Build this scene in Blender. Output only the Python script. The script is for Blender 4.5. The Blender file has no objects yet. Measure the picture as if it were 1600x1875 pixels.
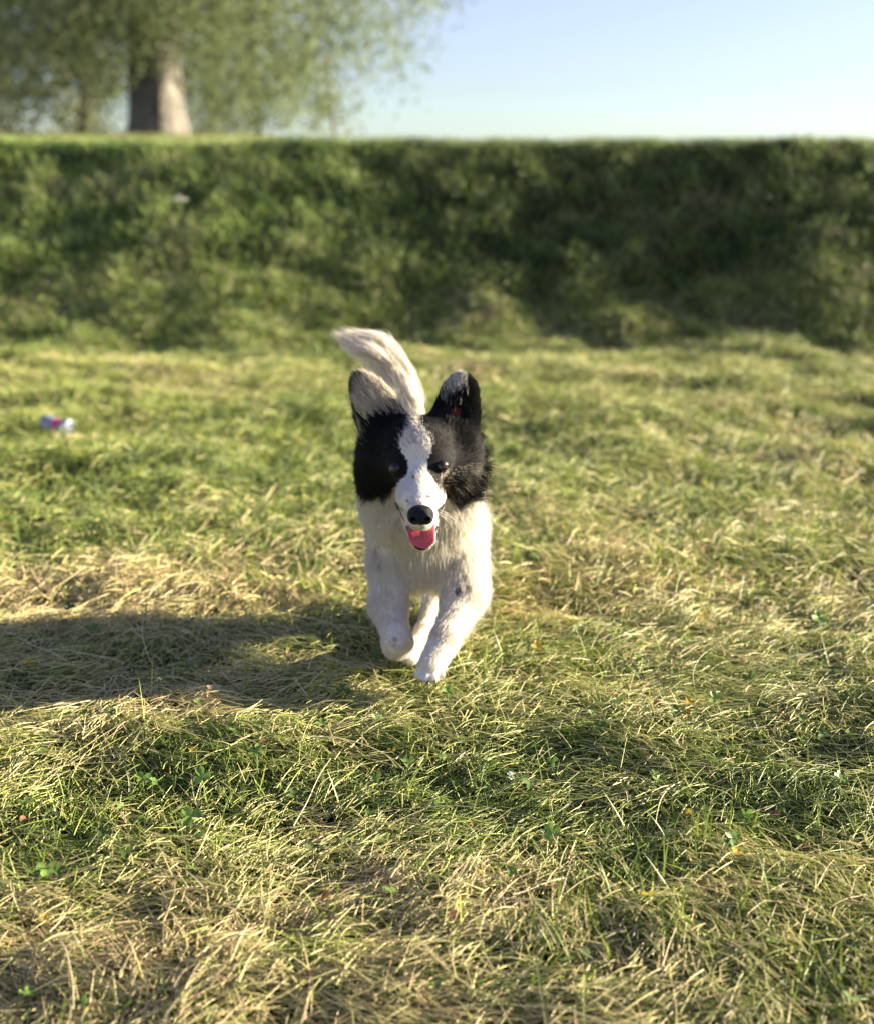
import bpy, bmesh, math, random
import numpy as np
from mathutils import Vector, Matrix

# ------------------------------------------------------------------ camera, sky, sun, exposure
sc = bpy.context.scene
COL = sc.collection
CAM_H = 0.74
TILT = math.radians(13.13)
FPX = 2600.0                       # focal length in pixels of the 1600 x 1875 photograph
cd = bpy.data.cameras.new('camera')
cam = bpy.data.objects.new('camera', cd)
COL.objects.link(cam)
cam.location = (0, 0, CAM_H)
cam.rotation_euler = (math.pi / 2 - TILT, 0, 0)
cd.sensor_fit = 'HORIZONTAL'
cd.sensor_width = 36.0
cd.lens = 36.0 * FPX / 1600.0
cd.clip_start = 0.05
cd.clip_end = 3000
cd.dof.use_dof = True
cd.dof.focus_distance = 1.90
cd.dof.aperture_fstop = 3.95
sc.camera = cam

SUN_EL = math.radians(14.5)
SUN_AZ = math.radians(16)          # degrees the sun stands beyond the picture plane, off to the right
world = bpy.data.worlds.new('World')
sc.world = world
world.use_nodes = True
wn = world.node_tree
bg = wn.nodes['Background']
sky = wn.nodes.new('ShaderNodeTexSky')
sky.sky_type = 'NISHITA'
sky.sun_disc = False
sky.sun_elevation = SUN_EL
sky.sun_rotation = math.pi / 2 - SUN_AZ
sky.air_density = 1.0
sky.dust_density = 0.4
sky.ozone_density = 4.0
hs = wn.nodes.new('ShaderNodeHueSaturation')
hs.inputs['Saturation'].default_value = 0.74
hs.inputs['Hue'].default_value = 0.535
wn.links.new(sky.outputs[0], hs.inputs['Color'])
wn.links.new(hs.outputs[0], bg.inputs[0])
bg.inputs[1].default_value = 0.05
sd = bpy.data.lights.new('sun', 'SUN')
sun = bpy.data.objects.new('sun', sd)
COL.objects.link(sun)
sd.energy = 5.0
sd.angle = math.radians(0.55)
sd.color = (1.0, 0.86, 0.63)
sdir = Vector((math.cos(SUN_EL) * math.cos(SUN_AZ), math.cos(SUN_EL) * math.sin(SUN_AZ), math.sin(SUN_EL)))
sun.rotation_euler = sdir.to_track_quat('Z', 'Y').to_euler()
sun.location = (6, 2, 5)

sc.view_settings.view_transform = 'Standard'
sc.view_settings.look = 'None'
sc.view_settings.exposure = 2.26
sc.view_settings.gamma = 1.0
sc.view_settings.use_curve_mapping = False
sc.render.engine = 'CYCLES'
sc.cycles.max_bounces = 8
sc.cycles.diffuse_bounces = 4
sc.cycles.transparent_max_bounces = 4
sc.cycles.use_denoising = True

RNG = np.random.default_rng(11)
random.seed(5)

# ------------------------------------------------------------------ helpers
FWD = np.array([0, math.cos(TILT), -math.sin(TILT)])
UP = np.array([0, math.sin(TILT), math.cos(TILT)])
CPOS = np.array([0, 0, CAM_H])

def ray(u, v):
    return np.array([1, 0, 0]) * (u - 800) / FPX + UP * (937.5 - v) / FPX + FWD

def at(u, v, Y):
    """the point of the place at depth Y that the photograph shows at u, v"""
    d = ray(u, v)
    return CPOS + d * (Y / d[1])

def near_fall(y):
    """the meadow falls away a little towards the photographer"""
    q = 2.0 - y
    return -0.16 * 0.5 * (q + np.sqrt(q * q + 0.04))

def ground_at(u, v, z=0.0):
    d = ray(u, v)
    for it in range(12):
        p = CPOS + d * ((z - CAM_H) / d[2])
        z = float(near_fall(p[1]))
    return p

def to_px(p):
    q = np.asarray(p) - CPOS
    dz = q @ FWD
    return 800 + FPX * q[..., 0] / dz, 937.5 - FPX * (q @ UP) / dz

def sstep(a, b, x):
    t = np.clip((x - a) / (b - a), 0, 1)
    return t * t * (3 - 2 * t)

_T = {}
def vnoise(x, y, seed=0):
    if seed not in _T:
        _T[seed] = np.random.default_rng(1000 + seed).random((128, 128))
    T = _T[seed]
    x = np.asarray(x, float) + 17.3 * seed
    y = np.asarray(y, float) - 9.1 * seed
    xi = np.floor(x).astype(int); yi = np.floor(y).astype(int)
    fx = x - xi; fy = y - yi
    fx = fx * fx * (3 - 2 * fx); fy = fy * fy * (3 - 2 * fy)
    a = T[xi & 127, yi & 127]; b = T[(xi + 1) & 127, yi & 127]
    c = T[xi & 127, (yi + 1) & 127]; d = T[(xi + 1) & 127, (yi + 1) & 127]
    return (a * (1 - fx) + b * fx) * (1 - fy) + (c * (1 - fx) + d * fx) * fy

def fbm(x, y, seed=0, oct=3):
    s = 0; a = 0.5; t = 0
    for i in range(oct):
        s = s + a * vnoise(x * 2 ** i, y * 2 ** i, seed + i * 7); t += a; a *= 0.55
    return s / t

def tag(o, label=None, cat=None, group=None, kind=None):
    if label: o['label'] = label
    if cat: o['category'] = cat
    if group: o['group'] = group
    if kind: o['kind'] = kind
    return o

def empty(name, loc=(0, 0, 0)):
    o = bpy.data.objects.new(name, None)
    o.location = loc
    o.empty_display_size = 0.05
    COL.objects.link(o)
    return o

def mesh_obj(name, verts, faces, mat, parent=None, smooth=True, tint=None):
    me = bpy.data.meshes.new(name)
    me.from_pydata(np.asarray(verts).tolist() if isinstance(verts, np.ndarray) else verts, [],
                   faces.tolist() if isinstance(faces, np.ndarray) else faces)
    if smooth:
        me.polygons.foreach_set('use_smooth', [True] * len(me.polygons))
    if tint is not None:
        a = me.attributes.new('tint', 'FLOAT_COLOR', 'POINT')
        t4 = np.ones((len(me.vertices), 4), np.float32); t4[:, :3] = tint
        a.data.foreach_set('color', t4.ravel())
    me.materials.append(mat)
    me.update()
    o = bpy.data.objects.new(name, me)
    COL.objects.link(o)
    if parent:
        o.parent = parent
        o.matrix_parent_inverse = Matrix.Translation(-parent.location)
    return o

def quads_mesh(name, V, F, mat, parent=None, smooth=True, tint=None):
    """fast path for big numpy meshes, all quads"""
    me = bpy.data.meshes.new(name)
    n, m = len(V), len(F)
    me.vertices.add(n); me.vertices.foreach_set('co', np.asarray(V, np.float32).ravel())
    k = F.shape[1]
    me.loops.add(m * k); me.loops.foreach_set('vertex_index', F.astype(np.int32).ravel())
    me.polygons.add(m); me.polygons.foreach_set('loop_start', np.arange(0, m * k, k, dtype=np.int32))
    if smooth:
        me.polygons.foreach_set('use_smooth', np.ones(m, bool))
    me.update(calc_edges=True)
    if tint is not None:
        a = me.attributes.new('tint', 'FLOAT_COLOR', 'POINT')
        t4 = np.ones((n, 4), np.float32); t4[:, :3] = tint
        a.data.foreach_set('color', t4.ravel())
    me.materials.append(mat)
    o = bpy.data.objects.new(name, me)
    COL.objects.link(o)
    if parent:
        o.parent = parent
        o.matrix_parent_inverse = Matrix.Translation(-parent.location)
    return o

def curves_obj(name, P, R, tint, mat, parent=None):
    """P (n,k,3) strand points, R (n,k) radii, tint (n,3)"""
    n, k, _ = P.shape
    c = bpy.data.hair_curves.new(name)
    c.add_curves([k] * n)
    c.attributes['position'].data.foreach_set('vector', np.asarray(P, np.float32).ravel())
    r = c.attributes.get('radius') or c.attributes.new('radius', 'FLOAT', 'POINT')
    r.data.foreach_set('value', np.asarray(R, np.float32).ravel())
    a = c.attributes.new('tint', 'FLOAT_COLOR', 'CURVE')
    t4 = np.ones((n, 4), np.float32); t4[:, :3] = tint
    a.data.foreach_set('color', t4.ravel())
    c.materials.append(mat)
    o = bpy.data.objects.new(name, c)
    COL.objects.link(o)
    if parent:
        o.parent = parent
        o.matrix_parent_inverse = Matrix.Translation(-parent.location)
    return o

# ------------------------------------------------------------------ materials
def new_mat(name):
    m = bpy.data.materials.new(name); m.use_nodes = True
    nt = m.node_tree
    return m, nt, nt.nodes['Principled BSDF'], nt.nodes['Material Output']

def attr_mat(name, rough=0.5, spec=0.3, trans=0.0, var=0.0, attr='tint'):
    m, nt, b, out = new_mat(name)
    at_ = nt.nodes.new('ShaderNodeAttribute'); at_.attribute_name = attr
    col = at_.outputs['Color']
    if var:
        tc = nt.nodes.new('ShaderNodeNewGeometry')
        nz = nt.nodes.new('ShaderNodeTexNoise'); nz.inputs['Scale'].default_value = var
        nt.links.new(tc.outputs['Position'], nz.inputs['Vector'])
        mr = nt.nodes.new('ShaderNodeMapRange'); mr.inputs[3].default_value = 0.6; mr.inputs[4].default_value = 1.4
        nt.links.new(nz.outputs['Fac'], mr.inputs[0])
        mx = nt.nodes.new('ShaderNodeMix'); mx.data_type = 'RGBA'; mx.blend_type = 'MULTIPLY'; mx.inputs[0].default_value = 1
        nt.links.new(col, mx.inputs[6]); nt.links.new(mr.outputs[0], mx.inputs[7])
        col = mx.outputs[2]
    nt.links.new(col, b.inputs['Base Color'])
    b.inputs['Roughness'].default_value = rough
    b.inputs['Specular IOR Level'].default_value = spec
    if trans:
        tr = nt.nodes.new('ShaderNodeBsdfTranslucent')
        nt.links.new(col, tr.inputs['Color'])
        ms = nt.nodes.new('ShaderNodeMixShader'); ms.inputs[0].default_value = trans
        nt.links.new(b.outputs[0], ms.inputs[1]); nt.links.new(tr.outputs[0], ms.inputs[2])
        nt.links.new(ms.outputs[0], out.inputs['Surface'])
    return m

def noise_mat(name, c1, c2, scale=20, rough=0.7, spec=0.3, bump=0.0, bscale=60, stretch=(1, 1, 1), detail=6):
    m, nt, b, out = new_mat(name)
    tc = nt.nodes.new('ShaderNodeTexCoord')
    mp = nt.nodes.new('ShaderNodeMapping'); mp.inputs['Scale'].default_value = stretch
    nt.links.new(tc.outputs['Object'], mp.inputs[0])
    nz = nt.nodes.new('ShaderNodeTexNoise'); nz.inputs['Scale'].default_value = scale; nz.inputs['Detail'].default_value = detail
    nt.links.new(mp.outputs[0], nz.inputs['Vector'])
    r = nt.nodes.new('ShaderNodeValToRGB')
    r.color_ramp.elements[0].position = 0.32; r.color_ramp.elements[1].position = 0.68
    r.color_ramp.elements[0].color = (*c1, 1); r.color_ramp.elements[1].color = (*c2, 1)
    nt.links.new(nz.outputs['Fac'], r.inputs[0]); nt.links.new(r.outputs[0], b.inputs['Base Color'])
    b.inputs['Roughness'].default_value = rough; b.inputs['Specular IOR Level'].default_value = spec
    if bump:
        n2 = nt.nodes.new('ShaderNodeTexNoise'); n2.inputs['Scale'].default_value = bscale; n2.inputs['Detail'].default_value = 8
        nt.links.new(mp.outputs[0], n2.inputs['Vector'])
        bp = nt.nodes.new('ShaderNodeBump'); bp.inputs['Strength'].default_value = bump; bp.inputs['Distance'].default_value = 0.02
        nt.links.new(n2.outputs['Fac'], bp.inputs['Height']); nt.links.new(bp.outputs[0], b.inputs['Normal'])
    return m

M_GROUND = noise_mat('thatch', (0.014, 0.016, 0.007), (0.055, 0.048, 0.022), 14, 0.95, 0.1, 1.0, 90)
M_GRASS = attr_mat('grass_blades', 0.42, 0.40, 0.22)
M_HAY = attr_mat('dry_stalks', 0.40, 0.5, 0.10)
M_LEAF = attr_mat('clover_leaf', 0.45, 0.4, 0.35, 120)
M_FUR = attr_mat('fur_strands', 0.45, 0.20, 0.36)
M_SKIN = attr_mat('fur_base', 0.8, 0.1)
M_BARK = noise_mat('bark', (0.10, 0.09, 0.082), (0.25, 0.23, 0.205), 9, 0.9, 0.15, 1.0, 18, (1, 1, 0.25))

# ------------------------------------------------------------------ terrain
BANK_Y = 6.35
RIDGE = [(ground_at(-60, 1405), ground_at(330, 1330), ground_at(620, 1265), 0.10, 0.016),
         (ground_at(-60, 1090), ground_at(250, 1075), ground_at(560, 1090), 0.10, 0.018),
         (ground_at(1000, 1075), ground_at(1250, 1040), ground_at(1650, 1010), 0.12, 0.022),
         (ground_at(1150, 1330), ground_at(1400, 1300), ground_at(1700, 1310), 0.09, 0.016),
         (ground_at(-50, 1690), ground_at(300, 1770), ground_at(800, 1800), 0.06, 0.016),
         (ground_at(850, 1700), ground_at(1100, 1730), ground_at(1500, 1640), 0.06, 0.014)]

def seg_d2(x, y, a, b):
    dx, dy = b[0] - a[0], b[1] - a[1]
    t = np.clip(((x - a[0]) * dx + (y - a[1]) * dy) / (dx * dx + dy * dy), 0, 1)
    return (x - a[0] - t * dx) ** 2 + (y - a[1] - t * dy) ** 2

def H(x, y):
    x = np.asarray(x, float); y = np.asarray(y, float)
    h = 0.036 * (fbm(x / 0.75, y / 0.75, 1) - 0.5) + 0.038 * (fbm(x / 0.17, y / 0.14, 2) - 0.5) + 0.018 * (vnoise(x / 0.06, y / 0.05, 9) - 0.5)
    h = h + 0.12 * (fbm(x / 0.30, y / 0.24, 14, 3) - 0.5) * sstep(2.4, 4.2, y)
    for a, b, c, w, hh in RIDGE:
        d2 = np.minimum(seg_d2(x, y, a, b), seg_d2(x, y, b, c))
        h = h + 0.7 * hh * np.exp(-d2 / (w * w))
    # level patch below the dog so that the paws meet the ground
    h = h * (1 - 0.75 * np.exp(-(((x + 0.02) / 0.16) ** 2 + ((y - 2.1) / 0.25) ** 2)))
    yb = BANK_Y + 0.1 + 0.55 * (fbm(x / 1.3, x * 0 + 3.3, 4) - 0.5) + 0.03 * x
    t = (y - yb) / 1.38
    lin = np.clip((t + 0.16) / 1.16, 0, 1)
    s = 0.75 * lin ** 1.25 + 0.25 * sstep(-0.2, 1.03, t)
    lump = (0.05 * (fbm(x / 0.55, y / 0.45, 5) - 0.5) + 0.05 * (vnoise(x / 0.16, y / 0.16, 6) - 0.5)) * np.clip(s * 3, 0, 1)
    top = 0.937 + 0.006 * (vnoise(x / 0.35, y / 0.35, 12) - 0.5)
    back = np.maximum(y - yb - 1.52, 0)
    left = sstep(0.9, -2.6, x)
    rise = left * 0.40 * sstep(0.2, 14, back) - (1 - left) * 0.020 * np.minimum(back, 60)
    far = sstep(40, 160, back)
    return h * (1 - 0.85 * s) - 0.020 + near_fall(y) + s * top + lump * (1 - 0.75 * sstep(0.85, 1.1, t)) + rise - far * 1.2

def axis(lo, hi, step, far, grow=1.25):
    c = list(np.arange(lo, hi + 1e-6, step))
    s = step; p = hi
    while p < far:
        s *= grow; p += s; c.append(p)
    s = step; p = lo; pre = []
    while p > -far:
        s *= grow; p -= s; pre.append(p)
    return np.array(pre[::-1] + c)

gx = axis(-2.6, 2.6, 0.03, 900); gy = axis(0.7, 9.0, 0.03, 900)
GX, GY = np.meshgrid(gx, gy, indexing='ij')
GZ = H(GX, GY)
nx, ny = GX.shape
idx = np.arange(nx * ny).reshape(nx, ny)
F = np.stack([idx[:-1, :-1], idx[1:, :-1], idx[1:, 1:], idx[:-1, 1:]], -1).reshape(-1, 4)
ground = quads_mesh('ground', np.stack([GX, GY, GZ], -1).reshape(-1, 3), F, M_GROUND)
tag(ground, 'mown meadow ground rising into a grassy bank behind the dog', 'ground', kind='structure')

# ------------------------------------------------------------------ grass
def lerp3(a, b, t):
    return np.asarray(a)[None] * (1 - t[:, None]) + np.asarray(b)[None] * t[:, None]

STRAW = (0.66, 0.58, 0.28); TAN = (0.48, 0.34, 0.20); OLIVE = (0.39, 0.45, 0.10); GREEN = (0.13, 0.185, 0.036); DEEP = (0.045, 0.085, 0.022); LIME = (0.26, 0.36, 0.06)

SPOTS_TAN = [(350, 1290, .22), (300, 1780, .12), (960, 1700, .12), (1340, 1640, .10), (1200, 1030, .25), (340, 1040, .3), (1050, 960, .35), (620, 1600, .10), (100, 1100, .2)]
SPOTS_GREEN = [(320, 1420, .14), (1170, 1590, .09), (250, 1210, .14), (600, 800, .7), (120, 860, .8), (1450, 1780, .10), (880, 1490, .10), (1480, 1480, .12), (60, 1560, .1), (560, 1760, .05)]
ST = [(ground_at(u, v), w) for u, v, w in SPOTS_TAN]
LUSH = ground_at(180, 760)
SG = [(ground_at(u, v), w) for u, v, w in SPOTS_GREEN]

def dryness(x, y):
    d = fbm(x / 0.42, y / 0.36, 21) * 0.8 - 0.05 + 0.42 * (vnoise(x / 0.065, y / 0.05, 27) - 0.5) * sstep(8, 2, y) + 0.5 * (vnoise(x / 0.16, y / 0.12, 28) - 0.5) * sstep(2.0, 3.5, y)
    for p, w in ST: d = d + 0.24 * np.exp(-((x - p[0]) ** 2 + (y - p[1]) ** 2) / w ** 2)
    for p, w in SG: d = d - (0.42 if w < 0.3 else 0.30) * np.exp(-((x - p[0]) ** 2 + (y - p[1]) ** 2) / w ** 2)
    return d

def strand_colour(d, rng):
    n = len(d)
    k = d + rng.normal(0, 0.27, n)
    c = lerp3(GREEN, OLIVE, sstep(0.05, 0.45, k))
    t = sstep(0.38, 0.70, k); c = c * (1 - t[:, None]) + np.asarray(STRAW)[None] * t[:, None]
    t = sstep(0.85, 1.25, k) * 0.75; c = c * (1 - t[:, None]) + np.asarray(TAN)[None] * t[:, None]
    c = c * rng.uniform(0.65, 1.25, n)[:, None]
    return c

def fan(n, y0, y1, rng, power=0.0, margin=0.30):
    """ground points spread over what the camera and its neighbours can see"""
    y = y0 + (y1 - y0) * rng.random(n * 2)
    w = 0.308 * 1.08 * y + margin
    keep = rng.random(len(y)) < w / w.max() * (y0 / y) ** power
    y = y[keep][:n]; w = w[keep][:n]
    return rng.uniform(-1, 1, len(y)) * w, y

def verge(n, y0, y1, rng, extra=2.4, margin=0.30):
    """ground points to both sides of the picture, so that the meadow goes on there"""
    y = y0 + (y1 - y0) * rng.random(n)
    w = 0.308 * 1.08 * y + margin
    return np.sign(rng.uniform(-1, 1, n)) * (w + extra * rng.random(n) - 0.05), y

def lying(n, y0, y1, rng, L, r, K=6, power=0.0, lift=0.022, pitch=(0.03, 0.11), spread=0.75, curl=3.5, margin=0.30, arch=0.07, pts=None):
    x, y = fan(n, y0, y1, rng, power, margin) if pts is None else pts
    n = len(x)
    flow = 3.0 * math.pi * (fbm(x / 0.55, y / 0.5, 31, 2) - 0.5)
    phi = flow + rng.normal(0, spread, n) + math.pi * (rng.random(n) < 0.5)
    ll = rng.uniform(L[0], L[1], n) * (0.7 + 0.6 * rng.random(n))
    kap = rng.normal(0, curl, n)
    t = np.linspace(0, 1, K)[None]
    ang = phi[:, None] + kap[:, None] * ll[:, None] * t * rng.uniform(0.4, 1.0, n)[:, None]
    step = ll[:, None] / (K - 1)
    X = x[:, None] + np.concatenate([np.zeros((n, 1)), np.cumsum(np.cos(ang[:, :-1]) * step, 1)], 1)
    Y = y[:, None] + np.concatenate([np.zeros((n, 1)), np.cumsum(np.sin(ang[:, :-1]) * step, 1)], 1)
    Hh = H(X, Y)
    Hs = Hh * 0.45 + Hh.mean(1, keepdims=True) * 0.55
    o = lift * rng.random(n) ** 1.4
    pt = rng.normal(pitch[0], pitch[1], n)
    prof = ll[:, None] * (np.sin(pt)[:, None] * t + rng.uniform(0, arch, n)[:, None] * np.sin(math.pi * t))
    Z = np.maximum(Hs + o[:, None] + prof, Hh + 0.0015 + 0.4 * o[:, None])
    rr = rng.uniform(r[0], r[1], n)
    R = rr[:, None] * (1 - 0.55 * t)
    return np.stack([X, Y, Z], -1), R, x, y, o / lift

def upright(n, y0, y1, rng, L, r, K=5, power=0.0, lean=0.55, bend=1.0, margin=0.30, clump=None, pts=None):
    if pts is None:
        x, y = fan(n, y0, y1, rng, power, margin)
    else:
        x, y = pts
    n = len(x)
    ll = rng.uniform(L[0], L[1], n)
    phi = rng.uniform(0, 2 * math.pi, n)
    th0 = np.abs(rng.normal(0, lean, n)).clip(0, 1.25)
    t = np.linspace(0, 1, K)[None]
    th = th0[:, None] + bend * rng.uniform(0.1, 1.0, n)[:, None] * t
    step = ll[:, None] / (K - 1)
    hor = np.concatenate([np.zeros((n, 1)), np.cumsum(np.sin(th[:, :-1]) * step, 1)], 1)
    ver = np.concatenate([np.zeros((n, 1)), np.cumsum(np.cos(th[:, :-1]) * step, 1)], 1)
    X = x[:, None] + hor * np.cos(phi)[:, None]; Y = y[:, None] + hor * np.sin(phi)[:, None]
    Z = np.maximum(H(x, y)[:, None] - 0.004 + ver, H(X, Y) + 0.002)
    rr = rng.uniform(r[0], r[1], n)
    R = rr[:, None] * (1.02 - t ** 1.6)
    return np.stack([X, Y, Z], -1), R, x, y, phi

def ribbons(P, R, phi):
    """flat mesh blades with a fold, from strand points"""
    n, k, _ = P.shape
    side = np.stack([-np.sin(phi), np.cos(phi), np.zeros(n)], -1)[:, None] * R[..., None]
    up = np.zeros_like(side); up[..., 2] = R * 0.5
    V = np.stack([P - side + up, P, P + side + up], 2)          # n,k,3,3
    base = (np.arange(n) * k * 3)[:, None, None]
    i = np.arange(k - 1)[None, :, None] * 3
    j = np.arange(2)[None, None, :]
    a = base + i + j
    F = np.stack([a, a + 1, a + 4, a + 3], -1).reshape(-1, 4)
    return V.reshape(-1, 3), F, k * 3

rng = np.random.default_rng(3)
# near meadow: matted cut stalks in layers
P, R, x, y, o = lying(150000, 1.1, 2.6, rng, (0.020, 0.056), (0.00034, 0.00078), K=5, lift=0.030, curl=3.0)
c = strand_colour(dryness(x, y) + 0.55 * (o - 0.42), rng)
c *= (0.65 + 0.35 * sstep(0.05, 0.45, o))[:, None]  # low strands darkened in colour, imitating shade deep in the mat
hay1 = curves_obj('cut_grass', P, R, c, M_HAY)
tag(hay1, 'matted dry cut grass stalks lying across the near meadow', 'cut grass', kind='stuff')
# a few long pale stems on top
P, R, x, y, o = lying(320, 1.1, 2.9, rng, (0.09, 0.20), (0.0005, 0.0009), K=9, lift=0.030, pitch=(0.05, 0.12), curl=5.0)
c = lerp3(STRAW, (0.62, 0.56, 0.36), rng.random(len(x))) * rng.uniform(0.8, 1.15, len(x))[:, None]
hay1b = curves_obj('long_stalks', P, R, c, M_HAY)
tag(hay1b, 'long pale loose stalks scattered on top of the near grass', 'stalks', kind='stuff')
# middle meadow
P, R, x, y, o = lying(150000, 2.45, 6.9, rng, (0.025, 0.070), (0.0008, 0.0015), K=5, power=0.5, lift=0.036, pitch=(0.10, 0.24), curl=4.0)
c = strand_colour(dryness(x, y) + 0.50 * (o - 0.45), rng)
c *= (0.65 + 0.35 * sstep(0.05, 0.45, o))[:, None]  # shade between the lower strands put into their colour
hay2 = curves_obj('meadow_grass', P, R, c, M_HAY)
tag(hay2, 'sunlit yellow green cut grass between the dog and the bank', 'grass', kind='stuff')
P, R, x, y, o = lying(0, 0, 0, rng, (0.04, 0.10), (0.0016, 0.0030), K=4, lift=0.036, pitch=(0.10, 0.24), curl=4.0, pts=verge(95000, 0.9, 6.9, rng))
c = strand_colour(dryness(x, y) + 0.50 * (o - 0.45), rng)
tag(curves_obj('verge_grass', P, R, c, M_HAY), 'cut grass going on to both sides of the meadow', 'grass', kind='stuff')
# green living grass pushing through
P, R, x, y, phi = upright(30000, 1.1, 2.6, rng, (0.018, 0.045), (0.0006, 0.0013), lean=0.8)
d = dryness(x, y)
k = rng.random(len(x)) < (1.0 - 0.75 * sstep(0.3, 0.8, d))
P, R, x, y, phi = P[k], R[k], x[k], y[k], phi[k]
c = lerp3(GREEN, LIME, rng.random(len(x)) ** 1.3) * rng.uniform(0.6, 1.15, len(x))[:, None]
g1 = curves_obj('young_grass', P, R, c, M_GRASS)
tag(g1, 'short young green grass growing through the cut stalks', 'grass', kind='stuff')
P, R, x, y, phi = upright(60000, 2.5, 7.0, rng, (0.03, 0.085), (0.0010, 0.0020), lean=0.6, power=0.4)
d = dryness(x, y)
k = rng.random(len(x)) < (1.0 - 0.7 * sstep(0.35, 0.85, d))
P, R, x, y, phi = P[k], R[k], x[k], y[k], phi[k]
lush = np.exp(-(((x - LUSH[0]) / 0.9) ** 2 + ((y - LUSH[1]) / 1.3) ** 2))
c = lerp3(GREEN, (0.34, 0.42, 0.07), np.clip(rng.random(len(x)) ** 1.1 + 0.35 * lush, 0, 1)) * rng.uniform(0.6, 1.2, len(x))[:, None]
g2 = curves_obj('standing_grass', P, R, c, M_GRASS)
tag(g2, 'short standing green grass in the middle of the meadow', 'grass', kind='stuff')
# broad flat blades
P, R, x, y, phi = upright(700, 1.0, 2.7, rng, (0.035, 0.095), (0.0011, 0.0021), K=7, lean=0.55, bend=0.9)
tuft = []
for u, v, nn, sp in ((1175, 1625, 80, 0.045), (60, 1640, 40, 0.04), (1250, 1560, 40, 0.04), (700, 1640, 25, 0.05), (480, 1470, 15, 0.04), (1520, 1800, 50, 0.05), (150, 1500, 20, 0.05), (1000, 1780, 40, 0.04), (880, 1190, 40, 0.06), (900, 1450, 40, 0.03)):
    p = ground_at(u, v)
    tuft.append(np.stack([rng.normal(p[0], sp, nn), rng.normal(p[1], sp, nn)], -1))
tp = np.concatenate(tuft)
P2, R2, x2, y2, phi2 = upright(0, 0, 0, rng, (0.04, 0.095), (0.0010, 0.0018), K=7, lean=0.55, bend=0.8, pts=(tp[:, 0], tp[:, 1]))
P = np.concatenate([P, P2]); R = np.concatenate([R, R2]); phi = np.concatenate([phi, phi2])
V, F, kk = ribbons(P, R, phi)
c = lerp3((0.13, 0.22, 0.04), (0.34, 0.42, 0.07), rng.random(len(P))) * rng.uniform(0.7, 1.15, len(P))[:, None]
g3 = quads_mesh('grass_blades', V, F, M_GRASS, tint=np.repeat(c, kk, 0))
tag(g3, 'broad bright green grass blades standing in small tufts', 'grass', kind='stuff')
# flat lying broad blades among the clippings
P, R, x, y, o = lying(2600, 1.1, 3.2, rng, (0.03, 0.10), (0.0009, 0.0021), K=7, lift=0.032, pitch=(0.05, 0.16), curl=6.0)
dv = P[:, -1] - P[:, 0]
V, F, kk = ribbons(P, R, np.arctan2(dv[:, 1], dv[:, 0]))
c = lerp3((0.20, 0.27, 0.055), (0.55, 0.50, 0.27), rng.random(len(P))) * rng.uniform(0.7, 1.15, len(P))[:, None]
g4 = quads_mesh('flattened_blades', V, F, M_GRASS, tint=np.repeat(c, kk, 0))
tag(g4, 'broad flattened grass blades lying among the cut stalks', 'grass', kind='stuff')
# the bank: longer, coarser, greener
P, R, x, y, phi = upright(115000, 6.1, 9.0, rng, (0.03, 0.085), (0.0018, 0.0038), K=5, lean=0.6, bend=1.1, margin=0.5)
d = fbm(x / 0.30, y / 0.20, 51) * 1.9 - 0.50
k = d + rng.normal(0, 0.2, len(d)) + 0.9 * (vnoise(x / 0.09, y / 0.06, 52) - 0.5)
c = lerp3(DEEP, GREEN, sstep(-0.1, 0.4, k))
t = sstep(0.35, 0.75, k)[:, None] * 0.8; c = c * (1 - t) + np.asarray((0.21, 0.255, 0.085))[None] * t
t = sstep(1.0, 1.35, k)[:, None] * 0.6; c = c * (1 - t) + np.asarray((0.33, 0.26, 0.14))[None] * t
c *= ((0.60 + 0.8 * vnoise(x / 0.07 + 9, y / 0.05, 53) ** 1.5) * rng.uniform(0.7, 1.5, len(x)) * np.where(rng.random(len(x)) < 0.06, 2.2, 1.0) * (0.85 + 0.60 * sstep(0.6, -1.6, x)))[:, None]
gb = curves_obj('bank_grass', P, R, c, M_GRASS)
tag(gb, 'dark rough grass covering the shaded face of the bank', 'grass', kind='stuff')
vx, vy = verge(50000, 6.1, 9.0, rng, 2.6, 0.5)
P, R, x, y, phi = upright(0, 0, 0, rng, (0.04, 0.09), (0.003, 0.005), K=4, lean=0.6, bend=1.1, pts=(vx, vy))
c = lerp3(DEEP, (0.22, 0.23, 0.085), rng.random(len(x)) ** 1.4) * rng.uniform(0.6, 1.3, len(x))[:, None]
tag(curves_obj('bank_side_grass', P, R, c, M_GRASS), 'rough grass on the bank to both sides of the view', 'grass', kind='stuff')
P, R, x, y, phi = upright(45000, 8.6, 27, rng, (0.05, 0.12), (0.003, 0.006), K=4, lean=0.5, bend=1.0, margin=0.5)
kp = H(x, y) > 0.6
P, R, x, y = P[kp], R[kp], x[kp], y[kp]
c = lerp3((0.16, 0.20, 0.05), (0.34, 0.34, 0.11), rng.random(len(x))) * rng.uniform(0.7, 1.2, len(x))[:, None]
gp = curves_obj('plateau_grass', P, R, c, M_GRASS)
tag(gp, 'sunlit grass on top of the bank below the trees', 'grass', kind='stuff')

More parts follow.
